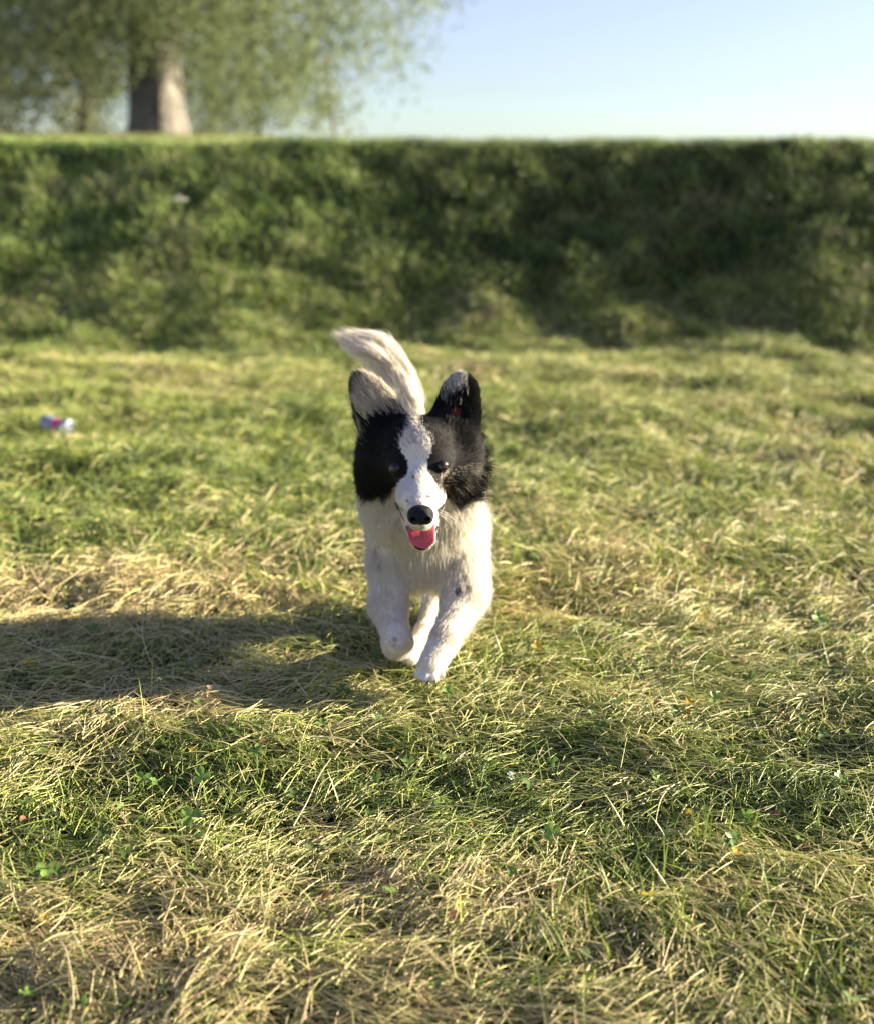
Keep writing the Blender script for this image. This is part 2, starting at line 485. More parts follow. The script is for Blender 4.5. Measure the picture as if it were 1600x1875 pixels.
# ------------------------------------------------------------------ clover
def leaflet(c, ax, nrm, L, fold, V, F, T, col):
    """heart shaped folded leaflet growing from c along ax"""
    ax = ax / np.linalg.norm(ax)
    sd_ = np.cross(nrm, ax); sd_ /= np.linalg.norm(sd_)
    nn = np.cross(ax, sd_)
    b = len(V)
    prof = [(0.0, 0.03), (0.25, 0.30), (0.55, 0.47), (0.82, 0.46), (1.0, 0.26)]
    mid = [0.0, 0.25, 0.52, 0.76, 0.88]
    for (t, w), m_ in zip(prof, mid):
        V.append(c + ax * t * L - sd_ * w * L * math.cos(fold) + nn * (w * L * math.sin(fold)))
        V.append(c + ax * m_ * L - nn * 0.12 * L * t * t)
        V.append(c + ax * t * L + sd_ * w * L * math.cos(fold) + nn * (w * L * math.sin(fold)))
        pale = 1.25 if 0.4 < t < 0.7 else 1.0
        T.append(col); T.append(col * pale); T.append(col)
    for i in range(4):
        q = b + 3 * i
        F.append((q, q + 1, q + 4, q + 3)); F.append((q + 1, q + 2, q + 5, q + 4))

def clover_geo(p, size, hgt, r_, face=None):
    """returns stem path and three leaflets"""
    lean = np.array([r_.normal(0, 0.35), r_.normal(0, 0.35), 1.0])
    if face is not None:
        lean = lean * 0.4 + np.asarray(face)
    lean /= np.linalg.norm(lean)
    top = p + np.array([r_.normal(0, 0.25) * hgt, r_.normal(0, 0.25) * hgt, hgt])
    a0 = r_.uniform(0, 2 * math.pi)
    e1 = np.cross(lean, [0.3, 0.9, 0.1]); e1 /= np.linalg.norm(e1); e2 = np.cross(lean, e1)
    out = []
    for k in range(3):
        a = a0 + k * 2.094 + r_.normal(0, 0.12)
        ax = e1 * math.cos(a) + e2 * math.sin(a) + lean * r_.uniform(0.05, 0.45)
        out.append((top, ax, lean, size * r_.uniform(0.85, 1.1), r_.uniform(0.1, 0.5)))
    return top, out

r_ = np.random.default_rng(77)
V, F, T = [], [], []
SP, SR = [], []
n_cl = 650
cxs, cys = fan(n_cl, 1.0, 3.4, r_)
dd = dryness(cxs, cys)
for x0, y0, d0 in zip(cxs, cys, dd):
    if r_.random() > 1.1 - d0: continue
    p = np.array([x0, y0, float(H(x0, y0))])
    top, ls = clover_geo(p, r_.uniform(0.007, 0.012), r_.uniform(0.026, 0.050), r_)
    col = np.array((0.11, 0.18, 0.04)) * r_.uniform(0.6, 1.4) if r_.random() < 0.9 else np.array((0.40, 0.30, 0.03))
    for l in ls: leaflet(*l, V, F, T, col)
clov = mesh_obj('clover_leaves', V, F, M_LEAF, tint=np.array(T))
tag(clov, 'small green clover leaves growing low among the cut stalks', 'clover', kind='stuff')

V, F, T = [], [], []
lx, ly = fan(170, 1.15, 3.0, r_)
for x0, y0 in zip(lx, ly):
    p = np.array([x0, y0, float(H(x0, y0)) + r_.uniform(0.014, 0.03)])
    leaflet(p, r_.normal(0, 1, 3) * [1, 1, 0.35], np.array([r_.normal(0, 0.5), r_.normal(0, 0.5), 1.0]), r_.uniform(0.008, 0.017), r_.uniform(0.2, 0.8), V, F, T, np.array((0.20, 0.11, 0.06)) * r_.uniform(0.5, 1.5))
dead = mesh_obj('dead_leaves', V, F, M_LEAF, tint=np.array(T))
tag(dead, 'small curled brown dead leaves caught in the cut grass', 'dead leaves', kind='stuff')

def tube(path, radii, n=6):
    path = np.asarray(path, float)
    V, F = [], []
    for i, p in enumerate(path):
        d = path[min(i + 1, len(path) - 1)] - path[max(i - 1, 0)]
        d /= np.linalg.norm(d)
        a = np.cross(d, [0.31, 0.87, 0.21]); a /= np.linalg.norm(a); b = np.cross(d, a)
        for k in range(n):
            t = 2 * math.pi * k / n
            V.append(p + radii[i] * (a * math.cos(t) + b * math.sin(t)))
    for i in range(len(path) - 1):
        for k in range(n):
            F.append((i * n + k, i * n + (k + 1) % n, (i + 1) * n + (k + 1) % n, (i + 1) * n + k))
    V.append(path[0]); V.append(path[-1]); c0, c1 = len(V) - 2, len(V) - 1
    for k in range(n):
        F.append((c0, (k + 1) % n, k)); F.append((c1, (len(path) - 1) * n + k, (len(path) - 1) * n + (k + 1) % n))
    return V, F

M_STEM = noise_mat('clover_stem', (0.22, 0.30, 0.09), (0.30, 0.36, 0.14), 40, 0.5)
CLOVERS = [
    (356, 1458, 0.0135, 0.030, (0.1, -0.9, 0.6), 'pale clover leaf raised on a thin stem, left of centre above another clover'),
    (346, 1520, 0.0145, 0.018, (0.2, -0.8, 0.6), 'pale three leaved clover lying low, directly below the raised clover leaf'),
    (468, 1410, 0.0130, 0.016, (0.0, -0.5, 0.9), 'bright green clover right of the dry stalk ridge on the left'),
    (262, 1440, 0.0120, 0.014, (0.0, -0.5, 0.9), 'half shaded clover below the dry stalk ridge on the left'),
    (85, 1620, 0.0125, 0.012, (0.3, -0.6, 0.7), 'yellow green clover near the left edge of the foreground'),
    (1025, 1545, 0.0125, 0.014, (0.1, -0.8, 0.5), 'clover beside the tall grass tuft in the right foreground'),
    (1303, 1585, 0.0125, 0.016, (0.2, -0.8, 0.5), 'clover right of the tall grass tuft in the foreground'),
    (735, 1405, 0.0115, 0.012, (0.2, -0.6, 0.7), 'small clover leaf below the dog in the middle foreground'),
    (820, 1280, 0.0115, 0.014, (0.2, -0.6, 0.7), 'clover leaf just below the front paw of the dog'),
    (1330, 1310, 0.0120, 0.014, (0.2, -0.6, 0.7), 'clover leaf standing alone on the right behind the foreground'),
    (1505, 1160, 0.0160, 0.030, (0.3, -0.6, 0.7), 'large bright clover at the right edge level with the dog legs'),
]
for u, v, s, hg, face, lab in CLOVERS:
    p = ground_at(u, v + 14); p[2] = float(H(p[0], p[1])) + 0.008
    root = empty('clover', p)
    tag(root, lab, 'clover', 'single clover leaves in the foreground')
    top, ls = clover_geo(p, s * 1.0, hg + 0.026, r_, np.asarray(face, float))
    Vs, Fs = tube([p - [0, 0, 0.01], (p + top) / 2 + [0.001, 0.001, 0], top], [0.0007, 0.0006, 0.0005])
    mesh_obj('stem', Vs, Fs, M_STEM, root)
    for l in ls:
        V, F, T = [], [], []
        leaflet(*l, V, F, T, np.array((0.18, 0.29, 0.06)) * r_.uniform(0.85, 1.2))
        mesh_obj('leaf', V, F, M_LEAF, root, tint=np.array(T))

M_PETAL = noise_mat('clover_petals', (0.50, 0.36, 0.32), (0.70, 0.58, 0.50), 120, 0.6)
M_WHITE = noise_mat('white_petals', (0.62, 0.64, 0.62), (0.80, 0.80, 0.76), 60, 0.6)
def flower_head(centre, rad, n, mat, parent, r_, flat=1.0, name='petals'):
    V, F = [], []
    for i in range(n):
        z = r_.uniform(-0.5, 1); a = r_.uniform(0, 2 * math.pi); s = math.sqrt(max(0, 1 - z * z))
        d = np.array([s * math.cos(a), s * math.sin(a), z * flat])
        b = len(V); q = centre + d * rad * 0.35; tip = centre + d * rad
        sd_ = np.cross(d, [0.2, 0.3, 0.9]); sd_ /= np.linalg.norm(sd_) + 1e-9
        w = rad * 0.16
        V += [q - sd_ * w * 0.4, q + sd_ * w * 0.4, (q + tip) / 2 + sd_ * w, tip, (q + tip) / 2 - sd_ * w]
        F += [(b, b + 1, b + 2, b + 3, b + 4)]
    return mesh_obj(name, V, F, mat, parent)
for u, v, rad, hg, lab in ((378, 1270, 0.0085, 0.020, 'faded pink clover blossom on the dry stalk ridge left of the dog'),
                           (345, 1192, 0.0085, 0.020, 'pale clover blossom in the shade behind the dry stalk ridge'),
                           (250, 1150, 0.0085, 0.018, 'faded clover blossom farther back, left of the other two'),
                           (928, 1405, 0.0080, 0.018, 'white clover blossom drooping right of centre in the foreground')):
    p = ground_at(u, v + 18); p[2] = float(H(p[0], p[1])) + 0.006
    root = empty('clover_blossom', p); tag(root, lab, 'flower', 'clover blossoms')
    top = p + np.array([0.004, 0.0, hg])
    Vs, Fs = tube([p - [0, 0, 0.01], (p + top) / 2, top], [0.0008, 0.0008, 0.0007])
    mesh_obj('stem', Vs, Fs, M_STEM, root)
    flower_head(top, rad, 60, M_PETAL if 'white' not in lab else M_WHITE, root, r_)
# white umbel on the bank
def bank_point(u, v):
    d = ray(u, v); best = None
    for Y in np.arange(6.0, 9.5, 0.01):
        p = CPOS + d * (Y / d[1])
        if H(p[0], p[1]) > p[2]: return p
    return CPOS + d * (8.0 / d[1])
p = bank_point(336, 400)
root = empty('white_wildflower', p - np.array([0, 0, 0.02]))
tag(root, 'flat white wildflower head standing on the shaded bank', 'flower')
top = p + np.array([0, -0.09, 0.075])
Vs, Fs = tube([p - [0, 0, 0.05], (p + top) / 2 + [0, 0, 0.01], top], [0.003, 0.0025, 0.002]); mesh_obj('stem', Vs, Fs, M_STEM, root)
for k in range(7):
    a = k * 0.9; rr = 0.0 if k == 0 else 0.038
    c_ = top + np.array([rr * math.cos(a), rr * math.sin(a), 0.03 - 0.012 * (k > 0)])
    Vs, Fs = tube([top - [0, 0, 0.005], (top + c_) / 2, c_], [0.0012, 0.001, 0.001], 4); mesh_obj('branchlet', Vs, Fs, M_STEM, root)
    flower_head(c_, 0.021, 26, M_WHITE, root, r_, 0.5, 'floret')

# ------------------------------------------------------------------ crushed can in the grass
def build_can():
    p = ground_at(106, 790); z0 = float(H(p[0], p[1]))
    root = empty('crushed_can', (p[0], p[1], z0))
    tag(root, 'crushed silver and blue drink can with a red mark lying in the grass', 'can')
    axis_ = np.array([0.88, -0.42, -0.10]); axis_ /= np.linalg.norm(axis_)
    e1 = np.cross(axis_, [0, 0, 1]); e1 /= np.linalg.norm(e1); e2 = np.cross(e1, axis_)
    c0 = np.array([p[0], p[1], z0 + 0.070])
    n, L, Rr = 28, 0.100, 0.028
    def prof(k):
        return [(-1, 0.70), (-0.97, 0.82), (-0.90, 0.98), (-0.82, 1), (-0.5, 0.95), (-0.15, 0.88), (0.1, 0.84), (0.4, 0.91), (0.65, 0.97), (0.82, 1), (0.9, 0.95), (0.97, 0.78), (1, 0.72)][k]
    def ring(i, rs):
        s, f = prof(i)
        V = []
        for k in range(n):
            a = 2 * math.pi * k / n
            dent = 1 - 0.20 * math.exp(-(s - 0.05) ** 2 / 0.12) * max(0, math.cos(a - 1.1)) + 0.03 * math.sin(5 * a + 7 * s) * (1 - s * s)
            V.append(c0 + axis_ * s * L / 2 + (e1 * math.cos(a) + e2 * math.sin(a) * 0.92) * Rr * f * dent * rs)
        return V
    def band(i0, i1, mat, name, rs=1.0, a0=0, a1=n, parent=root):
        V, F = [], []
        for i in range(i0, i1 + 1): V += ring(i, rs)
        for i in range(i1 - i0):
            for k in range(a0, a1): F.append((i * n + k, i * n + (k + 1) % n, (i + 1) * n + (k + 1) % n, (i + 1) * n + k))
        return mesh_obj(name, V, F, mat, parent)
    def metal(name, c, r, m_):
        m = noise_mat(name, c, tuple(min(1, q * 1.25) for q in c), 90, r, 0.5, 0.15, 40)
        m.node_tree.nodes['Principled BSDF'].inputs['Metallic'].default_value = m_
        return m
    ms = metal('can_silver', (0.26, 0.29, 0.36), 0.5, 0.4); mc = metal('can_end', (0.10, 0.11, 0.14), 0.5, 0.4); mb = metal('can_blue', (0.10, 0.20, 0.50), 0.35, 0.3); mr = metal('can_red', (0.62, 0.05, 0.16), 0.4, 0.1)
    band(2, 10, ms, 'body')
    band(6, 9, mb, 'blue_print', 1.012, 4, 26)
    band(5, 7, mr, 'red_mark', 1.024, 0, 12)
    for i0, i1, nm in ((0, 2, 'bottom_rim'), (10, 12, 'top_rim')):
        o = band(i0, i1, ms, nm)
        V = ring(0 if i0 == 0 else 12, 1.0)
        V = [v - axis_ * (0.004 if i0 else -0.004) for v in ring(0 if i0 == 0 else 12, 0.97)]
        mesh_obj('end_cap', V, [tuple(range(n))], mc, root, smooth=False)
build_can()

# ------------------------------------------------------------------ trees behind the bank
def leaf_mat(name, c1, c2):
    m, nt, b, out = new_mat(name)
    g = nt.nodes.new('ShaderNodeNewGeometry')
    r = nt.nodes.new('ShaderNodeValToRGB')
    r.color_ramp.elements[0].color = (*c1, 1); r.color_ramp.elements[1].color = (*c2, 1)
    nt.links.new(g.outputs['Random Per Island'], r.inputs[0])
    nt.links.new(r.outputs[0], b.inputs['Base Color'])
    b.inputs['Roughness'].default_value = 0.8; b.inputs['Specular IOR Level'].default_value = 0.1
    tr = nt.nodes.new('ShaderNodeBsdfTranslucent'); nt.links.new(r.outputs[0], tr.inputs['Color'])
    ms = nt.nodes.new('ShaderNodeMixShader'); ms.inputs[0].default_value = 0.48
    nt.links.new(b.outputs[0], ms.inputs[1]); nt.links.new(tr.outputs[0], ms.inputs[2]); nt.links.new(ms.outputs[0], out.inputs['Surface'])
    return m
M_CROWN = leaf_mat('oak_leaves', (0.145, 0.185, 0.085), (0.24, 0.285, 0.14))
M_CROWN2 = leaf_mat('dark_leaves', (0.145, 0.17, 0.095), (0.235, 0.26, 0.15))

def leaves(centres, spread, per, size, r_, droop=0.3):
    n = len(centres) * per
    C_ = np.repeat(np.asarray(centres), per, 0)
    pos = C_ + r_.normal(0, 1, (n, 3)) * np.asarray(spread)
    a = r_.normal(0, 1, (n, 3)); a[:, 2] -= droop; a /= np.linalg.norm(a, axis=1)[:, None]
    b = np.cross(a, r_.normal(0, 1, (n, 3))); b /= np.linalg.norm(b, axis=1)[:, None] + 1e-9
    s = size * r_.uniform(0.6, 1.3, n)[:, None]
    V = np.stack([pos, pos + a * s * 0.5 + b * s * 0.28, pos + a * s, pos + a * s * 0.5 - b * s * 0.28], 1).reshape(-1, 3)
    return V, np.arange(n * 4).reshape(n, 4)

def limb(root, a, b, r0, r1, r_, name='branch', k=7, sag=0.0, wob=0.05, nside=8):
    t = np.linspace(0, 1, k)
    path = np.asarray(a)[None] * (1 - t[:, None]) + np.asarray(b)[None] * t[:, None]
    L = np.linalg.norm(np.asarray(b) - np.asarray(a))
    path[1:-1] += r_.normal(0, wob * L, (k - 2, 3)) * 0.5
    path[:, 2] += sag * L * 4 * t * (1 - t)
    V, F = tube(path, r0 * (1 - t) + r1 * t, nside)
    mesh_obj(name, V, F, M_BARK, root)
    return path

def trunk_mesh(root, base, path, radii, n=28, seed=3):
    V, F = [], []
    rr = np.random.default_rng(seed)
    ph = rr.uniform(0, 6.28, 6)
    for i, (p, r0) in enumerate(zip(path, radii)):
        for k in range(n):
            a = 2 * math.pi * k / n
            r1 = r0 * (1 + 0.07 * math.sin(5 * a + ph[0] + i * 0.15) + 0.05 * math.sin(9 * a + ph[1] - i * 0.1) + 0.025 * rr.normal())
            V.append((p[0] + r1 * math.cos(a), p[1] + r1 * math.sin(a), p[2]))
    for i in range(len(path) - 1):
        for k in range(n):
            F.append((i * n + k, i * n + (k + 1) % n, (i + 1) * n + (k + 1) % n, (i + 1) * n + k))
    return mesh_obj('trunk', V, F, M_BARK, root)

def big_tree():
    r_ = np.random.default_rng(8)
    Y = 20.0
    b = at(288, 250, Y); b[2] = float(H(b[0], b[1])) - 0.15
    root = empty('broad_tree', b)
    tag(root, 'broad old tree with a thick pale trunk on top of the bank', 'tree')
    zs = np.linspace(0, 3.4, 16)
    path = [b + np.array([0.02 * z - 0.03 * math.sin(z), 0.03 * z, z]) for z in zs]
    rad = [0.36 + 0.16 * math.exp(-z / 0.25) - 0.028 * z for z in zs]
    trunk_mesh(root, b, path, rad)
    cents = []
    top = path[-1]
    for k in range(11):
        a = k * 0.60 + r_.normal(0, 0.15)
        start = np.array(path[9 + (k % 6)])
        R_ = r_.uniform(2.6, 4.0)
        mid = start + np.array([math.cos(a) * R_ * 0.55, math.sin(a) * R_ * 0.55, r_.uniform(0.6, 2.2)])
        p1 = limb(root, start, mid, 0.15, 0.08, r_, sag=0.05)
        for j in range(4):
            a2 = a + r_.normal(0, 0.45)
            e = mid + np.array([math.cos(a2), math.sin(a2), 0]) * R_ * r_.uniform(0.3, 0.6) + np.array([0, 0, r_.uniform(-1.2, 0.9)])
            limb(root, mid, e, 0.06, 0.015, r_, sag=0.12, k=6, nside=6)
    # crown: clumps through the volume, denser towards its middle, hanging low at the rim
    n = 0
    while n < 1250:
        a = r_.uniform(0, 2 * math.pi); q = r_.random() ** 0.55 * 4.15
        z = r_.uniform(0.25, 7.0) if r_.random() < 0.45 else r_.uniform(0.3, 2.7)
        low = 0.95 - 0.20 * max(0, q - 1.2) + 0.40 * math.sin(3 * a + 1.0)
        if z < low: continue
        if ((z - 3.4) / 4.0) ** 2 + (q / 4.4) ** 2 > 1: continue
        if z < 2.6 and vnoise(a * 5.0, z * 2.2 + q, 61) < 0.40: continue
        if abs((a - 0.37 + math.pi) % (2 * math.pi) - math.pi) < 0.40 and z < 3.2 and r_.random() < 0.85: continue
        c_ = b + np.array([math.cos(a) * q, math.sin(a) * q, z])
        # keep the view of the trunk open
        if abs(c_[0] - b[0]) < 0.55 and c_[1] < b[1] + 0.2 and z < 1.30: continue
        cents.append(c_); n += 1
    for k in range(70):
        cents.append(b + np.array([r_.uniform(-0.75, 0.75), -r_.uniform(0.6, 2.8), r_.uniform(1.35, 3.0)]))
    V, F = leaves(cents, (0.21, 0.21, 0.25), 85, 0.066, r_)
    quads_mesh('crown', V, F, M_CROWN, root, smooth=False)
big_tree()

def small_tree(u, Y, height, rad, low, ncl, per, label, mat, seed, lsize=0.10, trunk_r=0.06, v=245, lean=0.0):
    r_ = np.random.default_rng(seed)
    b = at(u, v, Y); b[2] = float(H(b[0], b[1])) - 0.12
    root = empty('tree', b)
    tag(root, label, 'tree', 'trees on top of the bank')
    zs = np.linspace(0, height * 0.8, 10)
    path = [b + np.array([lean * z + 0.04 * math.sin(z * 2 + seed), 0.03 * math.cos(z * 1.7), z]) for z in zs]
    trunk_mesh(root, b, path, [trunk_r * (1.25 if i == 0 else 1 - 0.08 * i) for i in range(10)], 10, seed)
    cents = []
    for k in range(ncl):
        a = r_.uniform(0, 6.283); q = r_.random() ** 0.6 * rad; z = r_.uniform(low, height)
        s = math.sqrt(max(0.05, 1 - ((z - height * 0.5) / (height * 0.6)) ** 2))
        cents.append(b + np.array([math.cos(a) * q * s + lean * z, math.sin(a) * q * s, z]))
    for k in range(9):
        st = np.array(path[3 + k % 6]); e = cents[k * 3 % len(cents)]
        limb(root, st, e, trunk_r * 0.45, trunk_r * 0.12, r_, k=5, nside=6)
    V, F = leaves(cents, (0.16, 0.16, 0.2), per, lsize, r_)
    quads_mesh('crown', V, F, mat, root, smooth=False)
small_tree(472, 22.0, 3.6, 0.75, 0.35, 70, 26, 'slender young tree just right of the thick trunk', M_CROWN, 21, trunk_r=0.055)
small_tree(622, 22.5, 2.9, 0.55, 0.45, 42, 24, 'small thin tree farthest right, beside the open sky', M_CROWN, 22, trunk_r=0.035, lean=-0.10)
small_tree(160, 27.0, 6.0, 2.2, 0.15, 330, 46, 'dark leafy tree just left of the thick trunk', M_CROWN2, 23, 0.12, 0.13)
small_tree(-10, 30.0, 6.5, 2.6, 0.1, 330, 46, 'dense leafy tree cut off by the left edge', M_CROWN2, 24, 0.12, 0.13)
small_tree(390, 33.0, 5.0, 1.5, 0.4, 150, 36, 'loose leafy tree far behind, right of the thick trunk', M_CROWN2, 25, 0.12, 0.10)

# ------------------------------------------------------------------ the dog
def rc(a, ra, b, rb, k=0.02, **kw):
    return dict(t='rc', a=np.asarray(a, float), b=np.asarray(b, float), ra=ra, rb=rb, k=k, **kw)

def el(c, r, rot=None, k=0.02, **kw):
    return dict(t='el', c=np.asarray(c, float), r=np.asarray(r, float), rot=np.eye(3) if rot is None else np.asarray(rot), k=k, **kw)

def pdist(p, q):
    if p['t'] == 'rc':
        ab = p['b'] - p['a']
        h = np.clip(((q - p['a']) @ ab) / (ab @ ab), 0, 1)
        return np.linalg.norm(q - p['a'] - h[..., None] * ab, axis=-1) - (p['ra'] + h * (p['rb'] - p['ra']))
    l = (q - p['c']) @ p['rot']
    k0 = np.linalg.norm(l / p['r'], axis=-1); k1 = np.linalg.norm(l / (p['r'] ** 2), axis=-1)
    return k0 * (k0 - 1) / np.maximum(k1, 1e-6)

def pbox(p, m):
    if p['t'] == 'rc':
        r = max(p['ra'], p['rb']) + m
        return np.minimum(p['a'], p['b']) - r, np.maximum(p['a'], p['b']) + r
    r = p['r'].max() + m
    return p['c'] - r, p['c'] + r

def surface(prims, vox, cuts=()):
    """one closed quad surface round a smooth union of the shapes (surface nets)"""
    lo = np.min([pbox(p, 0.02)[0] for p in prims], 0); hi = np.max([pbox(p, 0.02)[1] for p in prims], 0)
    n = np.ceil((hi - lo) / vox).astype(int) + 1
    ax = [lo[i] + vox * np.arange(n[i]) for i in range(3)]
    D = np.full(n, 0.2, np.float32)
    def sub(p, m):
        a, b = pbox(p, m)
        i0 = np.maximum(((a - lo) / vox).astype(int), 0); i1 = np.minimum(((b - lo) / vox).astype(int) + 2, n)
        sl = tuple(slice(i0[i], i1[i]) for i in range(3))
        q = np.stack(np.meshgrid(*[ax[i][sl[i]] for i in range(3)], indexing='ij'), -1)
        return sl, pdist(p, q)
    for p in prims:
        sl, d = sub(p, p['k'] + 0.012)
        k = p['k']; o = D[sl]
        h = np.maximum(k - np.abs(o - d), 0) / k
        D[sl] = np.minimum(o, d) - h * h * k * 0.25
    for p in cuts:
        sl, d = sub(p, p['k'] + 0.01)
        k = p['k']; o = D[sl]; d = -d
        h = np.maximum(k - np.abs(o - d), 0) / k
        D[sl] = np.maximum(o, d) + h * h * k * 0.25
    S = D < 0
    cs = np.zeros(n - 1, int); acc = np.zeros(tuple(n - 1) + (3,)); cnt = np.zeros(n - 1)
    corners = [(i, j, k) for i in (0, 1) for j in (0, 1) for k in (0, 1)]
    def cr(A, c): return A[c[0]:c[0] + n[0] - 1, c[1]:c[1] + n[1] - 1, c[2]:c[2] + n[2] - 1]
    for c in corners: cs += cr(S, c)
    act = (cs > 0) & (cs < 8)
    I = np.argwhere(act)
    for c in corners:
        for d in range(3):
            if c[d]: continue
            e = list(c); e[d] = 1; e = tuple(e)
            A = cr(D, c)[act]; B = cr(D, e)[act]
            x = (A < 0) != (B < 0)
            t = np.where(x, A / np.where(A - B == 0, 1, A - B), 0)
            pt = np.tile(np.array(c, float), (len(A), 1)); pt[:, d] += t
            if 'sumv' not in locals(): sumv = np.zeros((len(A), 3)); num = np.zeros(len(A))
            sumv += pt * x[:, None]; num += x
    V = lo + vox * (I + sumv / num[:, None])
    vid = np.full(n - 1, -1); vid[act] = np.arange(len(I))
    Fs = []
    for d in range(3):
        u, w = (d + 1) % 3, (d + 2) % 3
        s0 = [slice(1, -1)] * 3; s0[d] = slice(0, -1); s1 = [slice(1, -1)] * 3; s1[d] = slice(1, None)
        A = S[tuple(s0)]; B = S[tuple(s1)]
        e = np.argwhere(A != B)
        flip = A[A != B]
        g = e.copy(); g[:, u] += 1; g[:, w] += 1
        def vv(du, dw):
            q = g.copy(); q[:, u] -= du; q[:, w] -= dw
            return vid[q[:, 0], q[:, 1], q[:, 2]]
        f = np.stack([vv(1, 1), vv(0, 1), vv(0, 0), vv(1, 0)], -1)
        f[~flip] = f[~flip][:, ::-1]
        Fs.append(f)
    F = np.concatenate(Fs); F = F[(F >= 0).all(1)]
    # relax
    for it in range(3):
        s = np.zeros_like(V); m = np.zeros(len(V))
        for a, b in ((0, 1), (1, 2), (2, 3), (3, 0)):
            np.add.at(s, F[:, a], V[F[:, b]]); np.add.at(m, F[:, a], 1)
            np.add.at(s, F[:, b], V[F[:, a]]); np.add.at(m, F[:, b], 1)
        V = V * 0.5 + 0.5 * s / m[:, None]
    return V, F

def rotm(axis_z, axis_x):
    z = np.asarray(axis_z, float); z /= np.linalg.norm(z)
    x = np.asarray(axis_x, float); x = x - z * (x @ z); x /= np.linalg.norm(x)
    return np.stack([x, np.cross(z, x), z], 1)

NOSE = at(770, 944, 1.905)
DN = (0, 0.15, -1.0)
BK = (0, 1.0, -0.35)
# each shape: fur length, lay of the fur (a direction, or 'nose' = away from the nose), region
def leg_flow(a, b): return tuple(np.asarray(b) - np.asarray(a))
earL_rot = rotm((-0.38, 0.08, 1.0), (1, -0.40, 0.3))
earR_rot = rotm((0.12, 0.10, 1.0), (1, 0.25, 0))
sL, eL, cL, fL = at(713, 1035, 2.20), at(711, 1105, 2.165), at(728, 1178, 2.10), at(727, 1172, 2.20)
sR, eR, cR, fR = at(838, 1035, 2.20), at(846, 1098, 2.15), at(815, 1170, 2.06), at(788, 1222, 2.015)
hk, hm, hp = at(806, 1085, 2.36), at(774, 1155, 2.20), at(752, 1200, 2.12)
h2a, h2b = at(850, 1075, 2.36), at(843, 1142, 2.26)
tl = [np.array([-0.030, 2.46, 0.245]), at(757, 772, 2.475), at(753, 738, 2.48), at(739, 702, 2.48), at(715, 666, 2.475), at(690, 642, 2.47), at(666, 628, 2.465)]
tr_ = [0.022, 0.015, 0.014, 0.013, 0.012, 0.010, 0.006]
